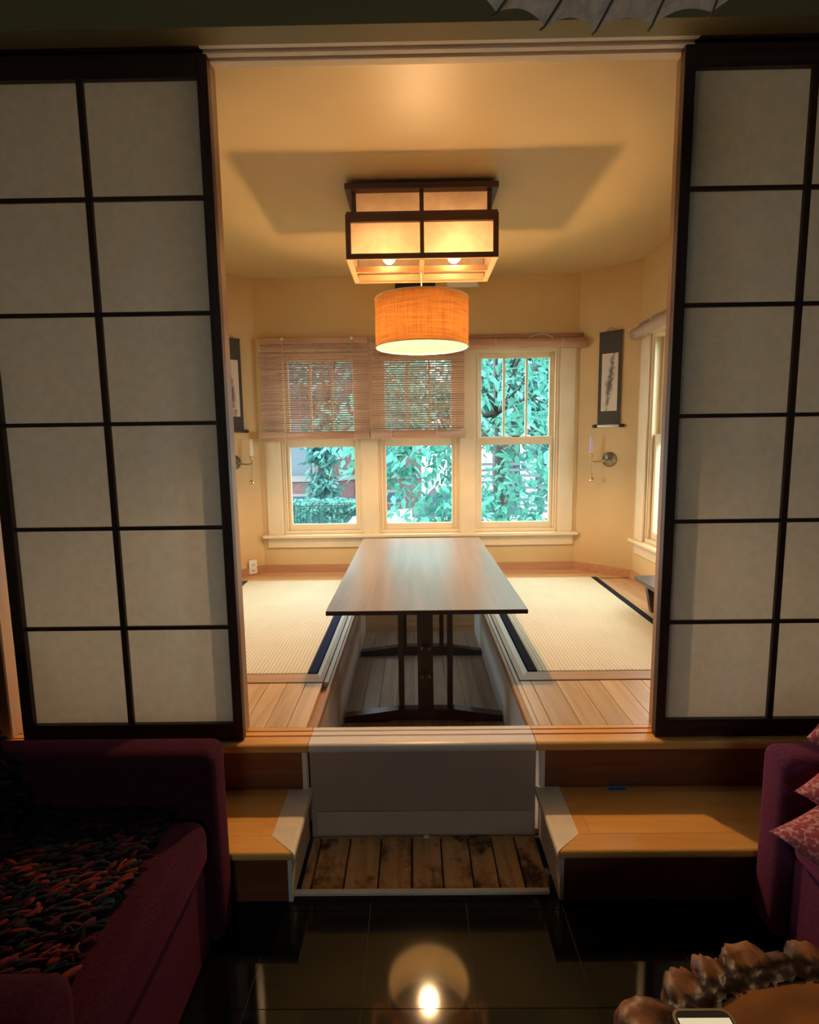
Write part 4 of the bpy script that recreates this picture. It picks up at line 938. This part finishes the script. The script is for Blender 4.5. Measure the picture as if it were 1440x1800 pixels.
cl = [((x, y, z), .55) for x, y, z in ((1.5, 5.2, 2.3), (2.3, 5.6, 1.6), (1.9, 5.4, .7), (1.3, 5.3, 1.3), (2.5, 5.8, 2.6), (1.0, 5.6, 2.9), (.6, 5.8, 1.9), (1.15, 5.2, .3), (2.4, 5.2, .1), (.2, 5.5, .95), (-.35, 5.6, .75), (.45, 5.4, .15), (-.1, 5.9, 2.3), (.85, 5.0, -.25), (1.75, 4.9, -.2), (-.75, 6.0, 1.15), (1.6, 5.6, 3.4), (.1, 5.3, -.2), (-.2, 5.9, 1.6))]
tree('maple_tree', 'leafy green tree filling the clear window and the middle window', 'tree', cl, (1.2, 6.3, 4.6, .14), m_leaf, 5200, .125, 280)
cl = [((random.uniform(2.1, 9), random.uniform(17, 19), random.uniform(.6, 7)), 1.5) for _ in range(26)]
tree('street_tree', 'dark green tree across the street behind the leafy tree', 'tree', cl, (3.5, 18, 5, .25), m_leaf2, 5000, .42, 0)
cl = [((random.uniform(-4.6, -1.6), random.uniform(13.2, 13.8), random.uniform(2.4, 5)), 1.0) for _ in range(14)] + [((-2.55, 13.3, random.uniform(-.6, 1.6)), .42) for _ in range(7)]
tree('ivy_tree', 'ivy-covered tree in front of the brick house', 'tree', cl, (-2.55, 13.5, 5, .22), m_leaf2, 3000, .22, 0)
cl = [((random.uniform(.1, 1.9), random.uniform(11.4, 12.6), random.uniform(.6, 4.6)), .85) for _ in range(16)]
tree('young_tree', 'pale green young tree beyond the white car', 'tree', cl, (1.1, 12.1, 4.6, .12), m_hedge, 2600, .24, 0)
# hedge
bm = BM(); hd = thing('hedge', 'low clipped hedge behind the iron fence', 'hedge', (-3.6, 11.6, GZ))
V, F = [], []
for k in range(2600):
    p = Vector((random.uniform(-6.2, -1.0), random.uniform(11.3, 12.0), GZ + 1.02 * math.sqrt(random.random()))); m = rleaf(p, .13); b0 = len(V); V += [tuple(m @ Vector(v)) for v in LEAF]; F += [tuple(i + b0 for i in f) for f in LF]
me = bpy.data.meshes.new('hedge_leaves'); me.from_pydata(V, [], F); o = mobj('hedge_leaves', me, m_hedge, hd); o['kind'] = 'stuff'
box('hedge_core', m_leaf2, hd, -6.1, -1.1, 11.45, 11.9, GZ, GZ + .85, bev=.1, seg=2)
fn = thing('iron_fence', 'thin black iron fence in front of the hedge', 'fence', (-3.6, 11.1, GZ))
for k in range(36): piece('picket', m_black, fn, -6.2 + k * .15, -6.185 + k * .15, 11.095, 11.11, GZ, GZ + .98, 0)
for z in (GZ + .15, GZ + .88): box('rail', m_black, fn, -6.2, -.93, 11.09, 11.115, z, z + .025)
# brick house
def brick():
    m, nt, b = newmat('red_brick'); v = coords(nt, (1, 1, 1), False); mp = N(nt, 'ShaderNodeMapping'); mp.inputs['Rotation'].default_value = (PI / 2, 0, 0); nt.links.new(v, mp.inputs[0])
    t = N(nt, 'ShaderNodeTexBrick', Scale=4.0); t.inputs['Color1'].default_value = (.20, .095, .090, 1); t.inputs['Color2'].default_value = (.15, .07, .072, 1); t.inputs['Mortar'].default_value = (.10, .09, .085, 1); t.inputs['Mortar Size'].default_value = .012
    nt.links.new(mp.outputs[0], t.inputs['Vector']); nt.links.new(t.outputs[0], b.inputs['Base Color']); b.inputs['Roughness'].default_value = .85; return m
m_brick = brick(); m_stone = plain('limestone', (.22, .215, .20), .8); m_shade = plain('dark_window_glass', (.06, .09, .12), .1)
hs = thing('brick_house', 'red brick house across the street with pale stone bands', 'building', (-3.4, 16.5, GZ))
box('wall', m_brick, hs, -8.5, .2, 16, 20, GZ, 7)
obj('bay', prism(BM(), [(-4.6, 16), (-4.1, 15.2), (-2.5, 15.2), (-2.0, 16)], 'Z', GZ, 6.5), m_brick, hs)
obj('stone_band', prism(BM(), [(-4.68, 16), (-4.15, 15.12), (-2.45, 15.12), (-1.92, 16)], 'Z', -.16, -.02), m_stone, hs)
box('stone_band', m_stone, hs, -8.5, .2, 15.93, 16, -.16, -.02)
for a, b_, y, z0, z1 in ((-3.95, -3.30, 15.19, .0, 1.65), (-3.1, -2.6, 15.19, .0, 1.65), (-3.95, -3.4, 15.19, -.92, -.62), (-1.6, -.6, 15.99, 0, 1.6), (-1.2, -.4, 15.99, -.95, -.6), (-6.4, -5.2, 15.99, 0, 1.7), (-3.95, -3.30, 15.19, 2.4, 4.0)):
    f = box('window', m_stone, hs, a - .06, b_ + .06, y - .03, y + .05, z0 - .02, z1 + .08); g = BM(); bx(g, a, b_, y - .035, y - .028, z0 + .03, z1); sub('pane', g, m_shade, f)
# slatted bench-like steps / porch rails seen under the tree, and parked cars
pr = thing('porch', 'dark slatted porch with railing across the street', 'porch', (3.1, 14.2, GZ))
m_porch = plain('grey_blue_wood', (.10, .12, .15), .7)
for k in range(9): box('slat', m_porch, pr, .9, 5.2, 13.9, 13.96, GZ + .3 + k * .17, GZ + .38 + k * .17)
for xx in (.9, 2.2, 3.5, 5.1): box('post', m_porch, pr, xx, xx + .1, 13.97, 14.07, GZ, GZ + 2.3)
def car(x, y, col, label, L=4.2):
    r = thing('parked_car', label, 'car', (x, y, GZ), 'cars parked on the street'); mt = plain('car_paint', col, .25)
    pts = [(x - L / 2, GZ + .30), (x - L / 2 + .05, GZ + .72), (x - L * .27, GZ + .86), (x - L * .16, GZ + .90), (x + L * .42, GZ + .92), (x + L / 2, GZ + .75), (x + L / 2, GZ + .30)]
    obj('body', bx(BM(), 0, .001, 0, .001, 0, .001), mt, r) if False else obj('body', prism(BM(), pts, 'Y', y - .85, y + .85), mt, r)
    pts = [(x - L * .17, GZ + .90), (x - L * .05, GZ + 1.38), (x + L * .24, GZ + 1.40), (x + L * .38, GZ + .92)]
    obj('cabin', prism(BM(), pts, 'Y', y - .72, y + .72), m_shade, r)
    pts = [(x - L * .045, GZ + 1.375), (x + L * .235, GZ + 1.395), (x + L * .21, GZ + 1.44), (x - L * .02, GZ + 1.43)]
    obj('roof', prism(BM(), pts, 'Y', y - .66, y + .66), mt, r)
    for dx in (-L * .31, L * .31):
        for yy in (y - .86, y + .68):
            bm = BM(); tube(bm, [(x + dx, yy, GZ + .31), (x + dx, yy + .18, GZ + .31)], .31, 18); obj('wheel', bm, m_black, r)
car(.62, 9.6, (.30, .30, .30), 'white car parked beyond the middle window')
car(5.2, 9.7, (.22, .03, .04), 'red car parked beyond the clear window')

# ---------------------------------------------------------------- finish: origins at the base, lift everything
for o in list(C.objects):
    if o.type in ('CAMERA', 'LIGHT') or o.parent: continue
    if o.type == 'MESH' and not o.children and o.location.length < 1e-6 and o.data.users == 1:
        cs_ = [v.co for v in o.data.vertices]
        c = Vector(((min(v.x for v in cs_) + max(v.x for v in cs_)) / 2, (min(v.y for v in cs_) + max(v.y for v in cs_)) / 2, min(v.z for v in cs_)))
        o.data.transform(Matrix.Translation(-c)); o.location = c
    o.location.z += LIFT
